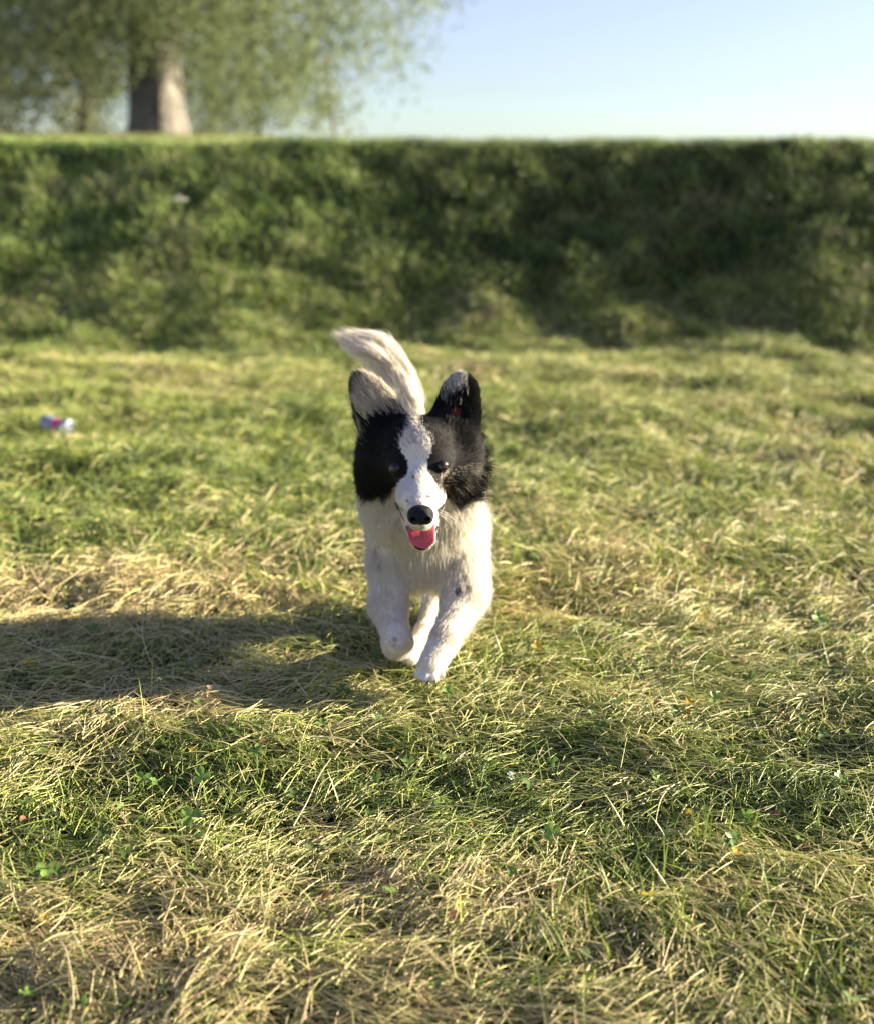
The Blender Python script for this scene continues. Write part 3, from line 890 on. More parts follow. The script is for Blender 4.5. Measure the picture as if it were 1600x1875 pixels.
PR = [
    el(at(766, 830, 2.085), (0.053, 0.062, 0.047), g='head', fl=0.008, fw='nose'),
    el(at(766, 806, 2.065), (0.041, 0.042, 0.032), g='head', fl=0.007, fw='nose'),
    el(at(706, 858, 2.140), (0.040, 0.052, 0.046), g='head', fl=0.015, fw=(-0.30, 0.75, -0.6), k=0.05),
    el(at(830, 858, 2.140), (0.042, 0.052, 0.046), g='head', fl=0.016, fw=(0.40, 0.75, -0.5), k=0.05),
    el(at(714, 815, 2.135), (0.034, 0.045, 0.042), g='head', fl=0.012, fw=(-0.25, 0.8, 0.1), k=0.05),
    el(at(826, 815, 2.135), (0.036, 0.045, 0.042), g='head', fl=0.012, fw=(0.3, 0.8, 0.1), k=0.05),
    el(at(738, 845, 2.045), (0.022, 0.022, 0.018), g='head', fl=0.007, fw='nose', k=0.015),
    el(at(797, 843, 2.045), (0.022, 0.022, 0.018), g='head', fl=0.007, fw='nose', k=0.015),
    rc(at(767, 884, 2.03), 0.030, at(770, 936, 1.932), 0.0155, g='head', fl=0.006, fw='nose', k=0.025),
    el(at(748, 908, 2.000), (0.0175, 0.036, 0.0160), g='head', fl=0.006, fw='nose', k=0.015),
    el(at(793, 908, 2.000), (0.0175, 0.036, 0.0160), g='head', fl=0.006, fw='nose', k=0.015),
    el(at(770, 955, 1.945), (0.0172, 0.021, 0.0100), g='head', fl=0.005, fw=(0, 0.3, -1), k=0.010),
    rc(at(769, 948, 2.05), 0.026, at(773, 984, 1.966), 0.0165, g='jaw', fl=0.008, fw=(0, 1, -0.6), k=0.010),
    # ears
    el(at(697, 772, 2.120), (0.040, 0.0080, 0.036), earL_rot, g='earL', fl=0.012, fw=(-0.3, 0.0, 1.0), k=0.012),
    el(at(685, 738, 2.117), (0.032, 0.0075, 0.034), earL_rot, g='earL', fl=0.012, fw=(-0.5, 0.0, 0.9), k=0.018),
    el(at(667, 712, 2.115), (0.018, 0.0060, 0.024), earL_rot, g='earL', fl=0.010, fw=(-0.4, 0.0, 1.0), k=0.018),
    rc(at(708, 795, 2.115), 0.028, at(698, 762, 2.122), 0.020, g='earLb', fl=0.014, fw=(-0.3, 0.2, 1), k=0.02),
    el(at(832, 775, 2.120), (0.038, 0.0090, 0.036), earR_rot, g='earR', fl=0.010, fw=(0.05, 0.2, 1.0), k=0.012),
    el(at(840, 738, 2.118), (0.031, 0.0085, 0.034), earR_rot, g='earR', fl=0.009, fw=(0.05, 0.2, 1.0), k=0.018),
    el(at(844, 711, 2.112), (0.022, 0.0075, 0.021), earR_rot, g='earR', fl=0.008, fw=(0.05, -0.2, 1.0), k=0.018),
    rc(at(822, 795, 2.115), 0.030, at(834, 762, 2.122), 0.022, g='earRb', fl=0.016, fw=(0.5, 0.2, 0.8), k=0.02),
    # neck, trunk
    el(at(706, 910, 2.175), (0.036, 0.050, 0.055), g='body', fl=0.021, fw=(-0.15, 0.1, -1), k=0.04),
    el(at(831, 910, 2.175), (0.038, 0.050, 0.055), g='body', fl=0.021, fw=(0.15, 0.1, -1), k=0.04),
    el(at(770, 930, 2.15), (0.060, 0.045, 0.050), g='body', fl=0.020, fw=DN, k=0.04),
    rc(at(766, 850, 2.15), 0.060, at(776, 960, 2.24), 0.072, g='body', fl=0.019, fw=DN, k=0.03),
    el(at(775, 985, 2.235), (0.072, 0.085, 0.072), g='body', fl=0.018, fw=DN, k=0.04),
    rc((-0.018, 2.27, 0.178), 0.080, (-0.022, 2.40, 0.185), 0.070, g='body', fl=0.026, fw=BK, k=0.04),
    el((-0.024, 2.43, 0.180), (0.070, 0.075, 0.075), g='body', fl=0.026, fw=BK, k=0.04),
    # front leg folded under
    rc(sL, 0.034, eL, 0.027, g='body', fl=0.012, fw=leg_flow(sL, eL), k=0.035),
    rc(eL, 0.026, cL, 0.0215, g='leg', fl=0.009, fw=leg_flow(eL, cL), k=0.02),
    rc(cL, 0.0215, fL, 0.017, g='leg', fl=0.008, fw=leg_flow(cL, fL), k=0.012),
    # front leg reaching
    rc(sR, 0.037, eR, 0.030, g='body', fl=0.012, fw=leg_flow(sR, eR), k=0.035),
    rc(eR, 0.029, cR, 0.0215, g='leg', fl=0.010, fw=leg_flow(eR, cR), k=0.02),
    rc(cR, 0.0220, fR, 0.0205, g='leg', fl=0.007, fw=leg_flow(cR, fR), k=0.012),
    # hind legs
    rc((0.0, 2.42, 0.15), 0.055, hk, 0.030, g='body', fl=0.02, fw=DN, k=0.04),
    rc(hk, 0.024, hm, 0.0125, g='leg', fl=0.007, fw=leg_flow(hk, hm), k=0.012),
    rc(hm, 0.0125, hp, 0.0130, g='leg', fl=0.006, fw=leg_flow(hm, hp), k=0.012),
    rc((0.03, 2.42, 0.15), 0.055, h2a, 0.040, g='body', fl=0.02, fw=DN, k=0.04),
    rc(h2a, 0.034, h2b, 0.013, g='leg', fl=0.020, fw=leg_flow(h2a, h2b), k=0.02),
]
for u, v, Y, r0 in ((765, 1236, 2.000, 0.0070), (779, 1243, 1.990, 0.0076), (794, 1242, 1.992, 0.0076), (808, 1233, 2.006, 0.0068)):
    c_ = at(u, v, Y)
    PR.append(rc(fR * 0.5 + c_ * 0.5, r0 * 1.05, c_, r0, g='paw', fl=0.003, fw=leg_flow(fR, c_), k=0.003))
for u, v, Y in ((741, 1206, 2.105), (750, 1210, 2.10), (758, 1208, 2.105)):
    PR.append(rc(hp, 0.010, at(u, v, Y), 0.0072, g='paw', fl=0.004, fw=leg_flow(hp, at(u, v, Y)), k=0.006))
for i in range(len(tl) - 1):
    PR.append(rc(tl[i], tr_[i], tl[i + 1], tr_[i + 1], g='tail', fl=0.014, fw=leg_flow(tl[max(i - 1, 0)], tl[i + 1]), k=0.02))

CUTS = [el(at(838, 760, 2.104), (0.0150, 0.013, 0.017), earR_rot, k=0.006),
        el(at(771, 974, 1.975), (0.0195, 0.050, 0.0065), k=0.005)]
BV, BF = surface(PR, 0.0031, CUTS)
_u, _v = to_px(BV)
def face_y(u, v):
    m = (np.hypot(_u - u, _v - v) < 7) & (BV[:, 1] < 2.2)
    return BV[m, 1].min()
EYES = [at(u, v, face_y(u, v) + 0.0052) for u, v in ((724, 857), (809, 853))]

GN = [p['g'] for p in PR]
HEADG = np.array([g in ('head',) for g in GN]); EARL = np.array([g in ('earL', 'earLb') for g in GN]); EARR = np.array([g in ('earR', 'earRb') for g in GN])
FL = np.array([p['fl'] for p in PR])

def regions(q):
    D = np.stack([pdist(p, q) for p in PR], 1)
    w = np.exp(-(D - D.min(1, keepdims=True)) / 0.006)
    return w / w.sum(1, keepdims=True), D.argmin(1)

def interp(v, pts):
    pts = np.array(pts, float)
    return np.interp(v, pts[:, 0], pts[:, 1])

WHITE = np.array((0.745, 0.71, 0.64)); CREAM = np.array((0.72, 0.655, 0.535)); BLACK = np.array((0.0105, 0.0100, 0.0105)); PINK = np.array((0.55, 0.25, 0.20)); GREY = np.array((0.20, 0.185, 0.18))

BL_L = [(740, 752), (772, 749), (782, 746), (798, 736), (815, 730), (830, 738), (845, 746), (860, 748), (875, 741), (885, 731), (895, 722), (904, 712), (912, 640)]
BL_R = [(740, 768), (772, 770), (782, 773), (798, 784), (815, 790), (830, 788), (845, 783), (860, 780), (875, 790), (885, 799), (895, 806), (908, 815), (915, 824), (922, 834), (930, 900)]

def coat(q, w, lab, jit, r_):
    """colour of the coat at root points q; jit ragged edge in pixels"""
    n = len(q)
    u, v = to_px(q)
    u = u + jit * r_.normal(0, 1, n); v = v + jit * r_.normal(0, 1, n)
    top_ = v < 850
    u = u + np.where(top_, jit * 1.2, 0) * r_.normal(0, 1, n)
    u += 6 * (vnoise(u / 9, v / 14, 71) - 0.5); v += 5 * (vnoise(u / 9, v / 9, 72) - 0.5)
    col = np.tile(WHITE, (n, 1))
    body = ~(HEADG | EARL | EARR)
    gl = np.array(GN)[lab]
    warm = np.clip(vnoise(q[:, 0] * 22, q[:, 2] * 22, 73), 0, 1)[:, None]
    col = col * (1 - 0.55 * warm) + CREAM * 0.55 * warm
    front = q[:, 1] < 2.30
    # head: black with the white blaze and muzzle
    hd = np.isin(gl, ('head', 'earLb', 'earRb')) & front
    inside = (u > interp(v, BL_L)) & (u < interp(v, BL_R))
    low = v > np.where(u < 766, interp(u, [(630, 893), (650, 900), (685, 914), (715, 906), (740, 900)]), interp(u, [(790, 940), (820, 926), (840, 921), (862, 908), (900, 886)]))
    black = hd & ~inside & ~low
    # nape above the head stays white in the middle
    nape = hd & (v < 764) & (np.abs(u - 760) < 11)
    black &= ~nape
    col[black] = BLACK
    streak = hd & inside & (v > 785) & (v < 868) & (r_.random(n) < 0.10 + 0.35 * np.exp(-((u - 764) / 4) ** 2)) & (jit > 0)
    col[streak] = col[streak] * 0.25
    # sheen of the sunlit black cheek, painted in as sparse pale hairs
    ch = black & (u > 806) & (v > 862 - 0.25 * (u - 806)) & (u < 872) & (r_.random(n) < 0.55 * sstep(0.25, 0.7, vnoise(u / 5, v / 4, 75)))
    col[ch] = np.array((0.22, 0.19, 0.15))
    # left ear: turned flap with cream inner hair
    el_ = np.isin(gl, ('earL',)) & front
    col[el_] = np.where(r_.random(el_.sum())[:, None] < 0.78, CREAM * 0.95, GREY)
    band = el_ & (v > 742) & (v < 792)
    col[band] = np.where(r_.random(band.sum())[:, None] < 0.55, GREY * 0.8, CREAM * 0.7)
    dk = el_ & (((u < 676) & (v > 752) & (v < 774)) | ((u > 700) & (v > 740)) | (u < interp(v, [(680, 664), (700, 655), (730, 648), (780, 645)])))
    col[dk] = BLACK
    dk2 = np.isin(gl, ('earLb',)) & (u < 664) & (v > 782)
    col[dk2] = np.where(r_.random(dk2.sum())[:, None] < 0.6, CREAM * 0.75, BLACK)
    back_ear = el_ & (q[:, 1] > 2.124)
    col[back_ear] = BLACK
    # right ear: black, white tip, red glow painted on the skin deep inside
    er = np.isin(gl, ('earR',)) & front
    col[er] = BLACK
    tipw = er & (u < 852) & (v < 722 - 0.45 * (u - 826)) & (u > 806) & (q[:, 1] < 2.123)
    col[tipw] = np.where(r_.random(tipw.sum())[:, None] < 0.55 + 0.4 * sstep(730, 695, v[tipw])[:, None], WHITE * 0.85, BLACK)
    # freckles and ticking
    for (fu, fv, fr, fc) in ((785, 910, 3.5, 0.10), (798, 914, 3.0, 0.25), (745, 918, 3, 0.25), (758, 876, 2.5, 0.12), (752, 924, 2.5, 0.3), (790, 926, 3.5, 0.35),
                             (838, 1080, 7, 0.10), (856, 1072, 6, 0.12), (850, 1050, 8, 0.5), (828, 1022, 8, 0.55), (690, 1000, 5, 0.45), (678, 968, 4, 0.5), (695, 1028, 6, 0.55), (722, 1170, 4, 0.35), (800, 1160, 3, 0.3), (833, 1045, 6, 0.6)):
        m = ((u - fu) ** 2 + (v - fv) ** 2 < fr * fr) & front & ~black & ~er & ~el_
        col[m] = col[m] * fc
    # lips and dark mouth line
    lip = np.isin(gl, ('jaw',)) & (v < 958)
    return col, black | er | dk

r_ = np.random.default_rng(19)
w, lab = regions(BV)
bc, _ = coat(BV, w, lab, 0.0, r_)
uu, vv_ = to_px(BV)
innr = np.isin(np.array(GN)[lab], ('earR',)) & (((uu - 836) / 14) ** 2 + ((vv_ - 757) / 11) ** 2 < 1) & (BV[:, 1] < 2.125)
bc[pdist(CUTS[0], BV) < 0.004] = BLACK * 1.5
bc[innr] = np.array((0.20, 0.045, 0.035))  # red glow of the lit inner ear put into the skin colour
mouth = (pdist(CUTS[1], BV) < 0.0022) & (BV[:, 1] < 2.03)
bc[mouth] = np.array((0.05, 0.012, 0.014))
dog_base = at(782, 1252, 2.03)
dog = empty('dog', (-0.02, 2.2, 0.0))
tag(dog, 'black and white dog running towards the camera with its tongue out', 'dog')
body = quads_mesh('body', BV, BF, M_SKIN, dog, tint=bc * 0.85)

# fur
tri = np.concatenate([BF[:, [0, 1, 2]], BF[:, [0, 2, 3]]])
A_, B_, C_ = BV[tri[:, 0]], BV[tri[:, 1]], BV[tri[:, 2]]
cr_ = np.cross(B_ - A_, C_ - A_); ar = np.linalg.norm(cr_, axis=1) * 0.5
nrm = cr_ / np.maximum(np.linalg.norm(cr_, axis=1), 1e-12)[:, None]
vn = np.zeros_like(BV)
for k in range(3): np.add.at(vn, tri[:, k], cr_)
vn /= np.maximum(np.linalg.norm(vn, axis=1), 1e-12)[:, None]
cen = (A_ + B_ + C_) / 3
wt = ar * np.where((cen[:, 1] > 2.33) & (cen[:, 2] < 0.27), 0.30, 1.0) * np.where((cen[:, 1] < 2.12) & (cen[:, 2] > 0.22), 1.7, 1.0)
NF = 300000
pick = r_.choice(len(tri), NF, p=wt / wt.sum())
a = r_.random(NF); b = r_.random(NF); fl_ = a + b > 1; a[fl_] = 1 - a[fl_]; b[fl_] = 1 - b[fl_]
bw = np.stack([1 - a - b, a, b], 1)
root = (BV[tri[pick]] * bw[..., None]).sum(1)
nr = (vn[tri[pick]] * bw[..., None]).sum(1); nr /= np.linalg.norm(nr, axis=1)[:, None]
w, lab = regions(root)
keep = np.ones(NF, bool)
for e in EYES: keep &= np.linalg.norm(root - e, axis=1) > 0.0094
keep &= np.linalg.norm((root - NOSE) / np.array([0.0195, 0.020, 0.0165]), axis=1) > 1.0
keep &= ~((pdist(CUTS[1], root) < 0.004) & (root[:, 1] < 2.03))
keep &= ~(pdist(CUTS[0], root) < 0.0060)
root, nr, w, lab = root[keep], nr[keep], w[keep], lab[keep]
n = len(root)
FW = np.zeros((n, 3))
for i, p in enumerate(PR):
    if p['fw'] == 'nose':
        d = root - (NOSE + np.array([0, -0.01, -0.012])); 
    else:
        d = np.tile(np.asarray(p['fw'], float), (n, 1))
    d = d / np.linalg.norm(d, axis=1)[:, None]
    FW += d * w[:, [i]]
length = w @ FL
nd = np.stack([vnoise(root[:, 0] * 45 + s * 3.1, root[:, 2] * 45 + root[:, 1] * 30, 80 + s) - 0.5 for s in range(3)], 1)
gl = np.array(GN)[lab]
lift = np.where(np.isin(gl, ('body',)), 0.24, 0.22)
lift = np.where(np.isin(gl, ('head', 'leg', 'paw')), 0.20, lift)
FT = FW - nr * (FW * nr).sum(1, keepdims=True)
FT /= np.maximum(np.linalg.norm(FT, axis=1), 1e-6)[:, None]
long_ = np.clip((length - 0.008) / 0.02, 0, 1)[:, None]
dirn = FT * (1 - lift[:, None] * 0.4) + nr * lift[:, None] + nd * (0.12 + 0.12 * long_) + r_.normal(0, 0.10, (n, 3))
dirn /= np.linalg.norm(dirn, axis=1)[:, None]
nd2 = np.stack([vnoise(root[:, 0] * 90 + s * 5.7, root[:, 2] * 90 - root[:, 1] * 60, 90 + s) - 0.5 for s in range(3)], 1)
bend = FW * 0.6 + nd2 * 0.25 + np.array([0, 0.0, -0.15])
guard = (r_.random(n) < 0.02) & (length > 0.009)
L = length * r_.uniform(0.6, 1.2, n) * np.where(guard, 1.55, 1.0)
dirn[guard] += nr[guard] * 0.22 + r_.normal(0, 0.12, (guard.sum(), 3))
# shorter round the eyes
for e in EYES:
    dd = np.linalg.norm(root - e, axis=1); L *= 0.35 + 0.65 * sstep(0.012, 0.03, dd)
K = 5
t = np.linspace(0, 1, K)[None, :, None]
P = root[:, None] - nr[:, None] * 0.001 + dirn[:, None] * L[:, None, None] * t + bend[:, None] * L[:, None, None] * (t ** 2) * 0.45
rad = (0.00021 + 0.00012 * r_.random(n))[:, None] * (1.0 - 0.75 * np.linspace(0, 1, K)[None] ** 1.5)
rad *= np.where(length > 0.02, 1.15, 1.0)[:, None]
fc, isb = coat(root, w, lab, 2.8, r_)
fc = fc * r_.uniform(0.92, 1.05, n)[:, None]
P[..., 2] = np.maximum(P[..., 2], 0.002)
fur = curves_obj('fur', P, rad, fc, M_FUR, dog)

def extra_hair(name, centres, dirs, L, n, jit, col, r_, spread=0.25, rr=0.0003, curve=(0, 0, 0), kk=6):
    C0 = np.asarray(centres)[r_.integers(0, len(centres), n)] + r_.normal(0, 1, (n, 3)) * np.asarray(jit)
    d = np.asarray(dirs, float)[None] + r_.normal(0, spread, (n, 3)); d /= np.linalg.norm(d, axis=1)[:, None]
    t = np.linspace(0, 1, kk)[None, :, None]
    l = (L * r_.uniform(0.6, 1.15, n))[:, None, None]
    P = C0[:, None] + d[:, None] * l * t + np.asarray(curve)[None, None] * l * t ** 2
    R = np.full((n, kk), rr) * (1.05 - np.linspace(0, 1, kk)[None])
    return curves_obj(name, P, R, np.asarray(col)[None] * r_.uniform(0.8, 1.1, n)[:, None], M_FUR, dog)
extra_hair('ear_tuft', [at(700, 745, 2.100), at(715, 750, 2.100), at(690, 752, 2.100), at(676, 748, 2.103)], (-0.55, -0.06, 0.8), 0.026, 700, (0.012, 0.002, 0.009), CREAM, r_, 0.16)
extra_hair('ear_tuft', [at(822, 726, 2.102), at(832, 722, 2.102), at(842, 724, 2.104)], (-0.10, -0.03, 1.0), 0.016, 90, (0.006, 0.002, 0.008), WHITE * 0.8, r_, 0.20, 0.00022)
extra_hair('cheek_hair', [at(872, 880, 2.11), at(868, 905, 2.11), at(880, 855, 2.12), at(874, 830, 2.13)], (0.95, 0.1, -0.22), 0.026, 420, (0.004, 0.006, 0.004), BLACK, r_, 0.28, 0.0004)
extra_hair('cheek_hair', [at(665, 880, 2.11), at(664, 860, 2.12), at(672, 900, 2.11)], (-0.75, 0.2, -0.60), 0.015, 200, (0.004, 0.006, 0.006), BLACK, r_, 0.28, 0.0004)
# pointed tufts that break the outline of cheeks and ear bases
def tufts(spots, r_):
    Ps, Rs = [], []
    for (u, v, Y, dx, dz, L_) in spots:
        c0 = at(u, v, Y); tip = c0 + np.array([dx, 0.25, dz]) / math.hypot(dx, dz) * L_
        m = 75; kk = 6; t = np.linspace(0, 1, kk)[None, :, None]
        a0 = c0 + r_.normal(0, 1, (m, 3)) * [0.0035, 0.005, 0.0055]
        a1 = tip + r_.normal(0, 1, (m, 3)) * [0.0022, 0.004, 0.0022]
        P = a0[:, None] * (1 - t) + a1[:, None] * t
        P[..., 2] += 0.004 * (t[..., 0] * (1 - t[..., 0])) * 4 * (1 if dz > -0.5 else 0.3)
        P = a0[:, None] + (P - a0[:, None]) * r_.uniform(0.6, 1.05, (m, 1, 1))
        Ps.append(P); Rs.append(np.full((m, kk), 0.0003) * (1.05 - t[..., 0]))
    P = np.concatenate(Ps)
    return curves_obj('cheek_tufts', P, np.concatenate(Rs), BLACK[None] * r_.uniform(0.8, 1.6, len(P))[:, None], M_FUR, dog)
tufts([(868, 800, 2.13, 1, -0.2, 0.022), (872, 822, 2.13, 1, -0.35, 0.024), (870, 846, 2.125, 1, -0.5, 0.026), (872, 872, 2.12, 1, 0.05, 0.027), (868, 893, 2.12, 1, -0.1, 0.028), (858, 908, 2.11, 0.9, -0.6, 0.022), (842, 917, 2.10, 0.4, -1, 0.015),
       (664, 820, 2.13, -1, -0.6, 0.017), (664, 845, 2.125, -1, -0.5, 0.018), (664, 868, 2.12, -1, -0.25, 0.018), (668, 890, 2.12, -0.8, -0.6, 0.019), (684, 903, 2.11, -0.3, -1, 0.016), (700, 908, 2.10, 0.0, -1, 0.013)], r_)
# tail plume: long hairs that run along the curve of the tail and fan out past its end
TC = np.array(tl[1:] + [at(640, 616, 2.46), at(608, 606, 2.455), at(570, 600, 2.45)])
TS = np.concatenate([[0], np.cumsum(np.linalg.norm(np.diff(TC, axis=0), axis=1))])
def tail_at(q): return np.stack([np.interp(q, TS, TC[:, k]) for k in range(3)], -1)
def plume(n, r_):
    s0 = r_.random(n) ** 0.85 * TS[-4]
    ll = r_.uniform(0.025, 0.062, n)
    kk = 8; t = np.linspace(0, 1, kk)[None]
    q = np.minimum(s0[:, None] + ll[:, None] * t, TS[-1] * 0.985)
    c_ = tail_at(q)
    for it in range(2): c_[:, 1:-1] = c_[:, 1:-1] * 0.5 + 0.25 * (c_[:, :-2] + c_[:, 2:])
    th = r_.uniform(0, 2 * math.pi, n); rr_ = np.sqrt(r_.random(n)) * 0.0120
    clump = 0.012 * (vnoise(th * 2.6, s0 * 40, 95) - 0.5)
    off = np.stack([np.cos(th), np.sin(th) * 0.9, np.sin(th) * 0.35 + np.cos(th) * 0.75], -1)
    e = (rr_ + clump)[:, None] * (0.75 + 0.75 * np.sin(math.pi * np.minimum(t * 0.75 + 0.1, 1)))
    e = e * (1 - 0.75 * np.clip((q - TS[-4]) / 0.06, 0, 1)) * (1.0 + 0.25 * (q / TS[-4]))
    P = c_ + off[:, None] * e[..., None] + r_.normal(0, 0.0035, (n, 1, 3)) * t[..., None]
    P[..., 2] += 0.030 * t * t * (vnoise(s0 * 45, th * 1.3, 96) - 0.5)[:, None]
    R = np.full((n, kk), 0.00032) * (1.05 - t ** 2)
    return curves_obj('tail_plume', P, R, (WHITE * 1.20)[None] * r_.uniform(0.85, 1.08, n)[:, None], M_FUR, dog)
plume(6000, r_)

# eyes
def uv_sphere(c, r, ns=24, nr_=16, sc_=(1, 1, 1)):
    V, F = [], []
    for i in range(nr_ + 1):
        th = math.pi * i / nr_
        for k in range(ns):
            a = 2 * math.pi * k / ns
            V.append((c[0] + r * sc_[0] * math.sin(th) * math.cos(a), c[1] - r * sc_[1] * math.cos(th), c[2] + r * sc_[2] * math.sin(th) * math.sin(a)))
    for i in range(nr_):
        for k in range(ns): F.append((i * ns + k, (i + 1) * ns + k, (i + 1) * ns + (k + 1) % ns, i * ns + (k + 1) % ns))
    return V, F
def eye_material():
    m, nt, b, out = new_mat('eye')
    b.inputs['Base Color'].default_value = (0.020, 0.011, 0.007, 1); b.inputs['Roughness'].default_value = 0.08; b.inputs['Specular IOR Level'].default_value = 0.25
    b.inputs['Coat Weight'].default_value = 0.6; b.inputs['Coat Roughness'].default_value = 0.02
    return m
M_EYE = eye_material()
M_IRIS = noise_mat('iris', (0.13, 0.07, 0.032), (0.22, 0.125, 0.055), 400, 0.15, 0.6)
M_LID = noise_mat('eyelid', (0.010, 0.009, 0.009), (0.02, 0.018, 0.017), 200, 0.4, 0.4)
for e, sx in zip(EYES, (-1, 1)):
    V, F = uv_sphere(e, 0.0088)
    eye = mesh_obj('eye', V, F, M_EYE, dog)
    V, F = [], []
    c_ = e
    for r0 in (0.0030, 0.0060):
        for k in range(24):
            a = 2 * math.pi * k / 24
            V.append((c_[0] + r0 * math.cos(a), c_[1] - math.sqrt(0.00886 ** 2 - r0 * r0), c_[2] + r0 * math.sin(a)))
    F = [(k, (k + 1) % 24, 24 + (k + 1) % 24, 24 + k) for k in range(24)]
    mesh_obj('iris', V, F, M_IRIS, eye)
    # lids: two curved folds that narrow the eye
    for s, op in ((1, 0.30), (-1, 0.48)):
        V, F = [], []
        nk = 14
        for j, (elv, rr) in enumerate(((op, 0.0093), (op + 0.35, 0.0098), (op + 0.9, 0.0095))):
            for k in range(nk):
                a = -1.25 + 2.5 * k / (nk - 1)
                ee = elv * math.cos(a * 0.9) * s + 0.10 * sx * math.sin(a)
                V.append((c_[0] + rr * math.sin(a) * math.cos(ee), c_[1] - rr * math.cos(a) * math.cos(ee), c_[2] + rr * math.sin(ee)))
        for j in range(2):
            for k in range(nk - 1): F.append((j * nk + k, j * nk + k + 1, (j + 1) * nk + k + 1, (j + 1) * nk + k))
        mesh_obj('eyelid', V, F, M_LID, eye)

# nose leather
M_NOSE = noise_mat('nose_leather', (0.010, 0.010, 0.012), (0.016, 0.016, 0.019), 300, 0.45, 0.14, 0.35, 900)
nz = [el(NOSE + np.array([0, 0.002, 0.003]), (0.0175, 0.0125, 0.0115), k=0.004),
      el(NOSE + np.array([-0.008, -0.001, -0.002]), (0.0098, 0.0115, 0.0105), k=0.005),
      el(NOSE + np.array([0.008, -0.001, -0.002]), (0.0098, 0.0115, 0.0105), k=0.005),
      rc(NOSE + np.array([0, 0.002, -0.007]), 0.006, NOSE + np.array([0, 0.008, -0.013]), 0.003, k=0.005)]
nc = [rc(NOSE + np.array([-0.0085, -0.014, -0.0035]), 0.0030, NOSE + np.array([-0.0125, 0.000, -0.001]), 0.0028, k=0.002),
      rc(NOSE + np.array([0.0085, -0.014, -0.0035]), 0.0030, NOSE + np.array([0.0125, 0.000, -0.001]), 0.0028, k=0.002),
      rc(NOSE + np.array([0, -0.0135, 0.000]), 0.0010, NOSE + np.array([0, -0.010, -0.018]), 0.0010, k=0.0015)]
V, F = surface(nz, 0.0009, nc)
quads_mesh('nose', V, F, M_NOSE, dog)

# tongue
def tongue_mat():
    m = noise_mat('tongue', (0.46, 0.075, 0.10), (0.54, 0.11, 0.135), 250, 0.42, 0.4, 0.15, 900)
    b = m.node_tree.nodes['Principled BSDF']
    b.inputs['Subsurface Weight'].default_value = 0.35
    b.inputs['Subsurface Radius'].default_value = (0.012, 0.004, 0.003)
    b.inputs['Subsurface Scale'].default_value = 0.6
    return m
tp_ = [at(771, 950, 1.985), at(771, 964, 1.964), at(772, 977, 1.951), at(773, 990, 1.943), at(773, 1003, 1.940)]
tw = [0.0150, 0.0185, 0.0190, 0.0175, 0.0120]
V, F = [], []
NW = 13
fine = np.linspace(0, 1, 25)
pp = np.stack([np.interp(fine, np.linspace(0, 1, 5), [q[k] for q in tp_]) for k in range(3)], 1)
ww = np.interp(fine, [0, 0.25, 0.5, 0.75, 0.86, 0.94, 1.0], [0.0150, 0.0190, 0.0198, 0.0188, 0.0160, 0.0115, 0.0040])
for it in range(6): pp[1:-1] = pp[1:-1] * 0.5 + 0.25 * (pp[:-2] + pp[2:])
for lay in (0, 1):
    for i in range(25):
        tg = pp[min(i + 1, 24)] - pp[max(i - 1, 0)]; tg /= np.linalg.norm(tg)
        nn = np.cross([1, 0, 0], tg); nn /= np.linalg.norm(nn)
        if nn[1] > 0: nn = -nn
        for j in range(NW):
            s = -1 + 2 * j / (NW - 1)
            th = 0.0038 * math.sqrt(max(0, 1 - s * s)) + 0.0002
            cup = 0.0025 * s * s + 0.0007 * (1 - math.exp(-(s / 0.10) ** 2))
            V.append(pp[i] + np.array([s * ww[i], 0, 0]) + nn * (cup + (th if lay == 0 else -th) * 0.6))
N1 = 25 * NW
for i in range(24):
    for j in range(NW - 1):
        q = i * NW + j
        F.append((q, q + 1, q + NW + 1, q + NW)); F.append((N1 + q, N1 + q + NW, N1 + q + NW + 1, N1 + q + 1))
for i in range(24):
    for j, fl2 in ((0, 0), (NW - 1, 1)):
        q = i * NW + j
        f = (q, q + NW, N1 + q + NW, N1 + q); F.append(f if not fl2 else f[::-1])
for j in range(NW - 1):
    q = 24 * NW + j; F.append((q, q + 1, N1 + q + 1, N1 + q))
mesh_obj('tongue', V, F, tongue_mat(), dog)

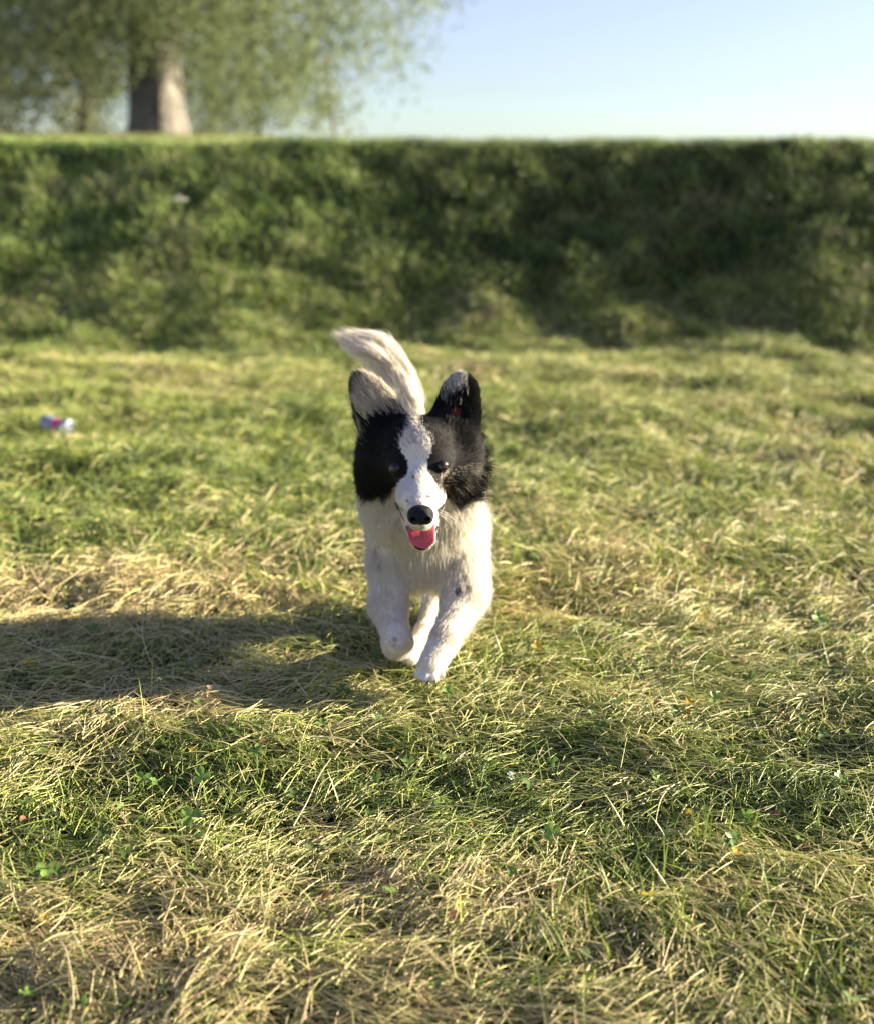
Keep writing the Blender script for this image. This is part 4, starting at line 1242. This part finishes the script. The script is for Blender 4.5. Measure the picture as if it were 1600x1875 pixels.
# dark lip line round the lower jaw, behind the tongue
M_LIP = noise_mat('lip', (0.018, 0.010, 0.010), (0.04, 0.02, 0.02), 200, 0.45, 0.4)
lp = []
for k in range(17):
    s = -1 + 2 * k / 16
    lp.append(at(773 + 27.5 * s, 1006 - 42 * abs(s) ** 2.6, 1.949 + 0.03 * abs(s) ** 2))
V, F = tube(lp, [0.0019] * 17, 8)
mesh_obj('lower_lip', V, F, M_LIP, dog)
for s in (-1, 1):
    lp = [at(770 + s * x_, y_, Y_) for x_, y_, Y_ in ((29, 955, 1.968), (35, 943, 1.978), (41, 931, 1.988), (46, 921, 1.998))]
    V, F = tube(lp, [0.0003, 0.0007, 0.0014, 0.0010], 8)
    mesh_obj('upper_lip', V, F, M_LIP, dog)

# claws
M_CLAW = noise_mat('claw', (0.05, 0.04, 0.04), (0.16, 0.13, 0.11), 200, 0.35, 0.5)
for u, v, Y in ((772, 1247, 1.990), (784, 1251, 1.984), (796, 1249, 1.987)):
    c_ = at(u, v - 3, Y + 0.003); tip_ = at(u + 1, v + 3, Y - 0.006)
    V, F = tube([c_ + [0, 0.006, 0.002], c_, (c_ + tip_) / 2 + [0, -0.001, 0], tip_], [0.0026, 0.0027, 0.0020, 0.0006], 8)
    mesh_obj('claw', V, F, M_CLAW, dog)

# whiskers
Pw, Rw = [], []
for s in (-1, 1):
    for k in range(9):
        c_ = at(770 + s * (30 + 2.2 * (k % 3) * 3), 932 + 4 * (k // 3) + 3 * (k % 3), 1.95 + 0.008 * (k % 3))
        d = np.array([s * 0.9, 0.10, -0.30 - 0.1 * (k // 3)]) + r_.normal(0, 0.12, 3)
        l = r_.uniform(0.022, 0.038); t1 = np.linspace(0, 1, 7)[:, None]
        Pw.append(c_ + d * l * t1 + np.array([0, 0.15, -0.45]) * l * t1 ** 2); Rw.append(0.00022 * (1.05 - t1[:, 0]))
curves_obj('whiskers', np.array(Pw), np.array(Rw), np.tile(np.array((0.85, 0.82, 0.75)), (len(Pw), 1)), M_FUR, dog)
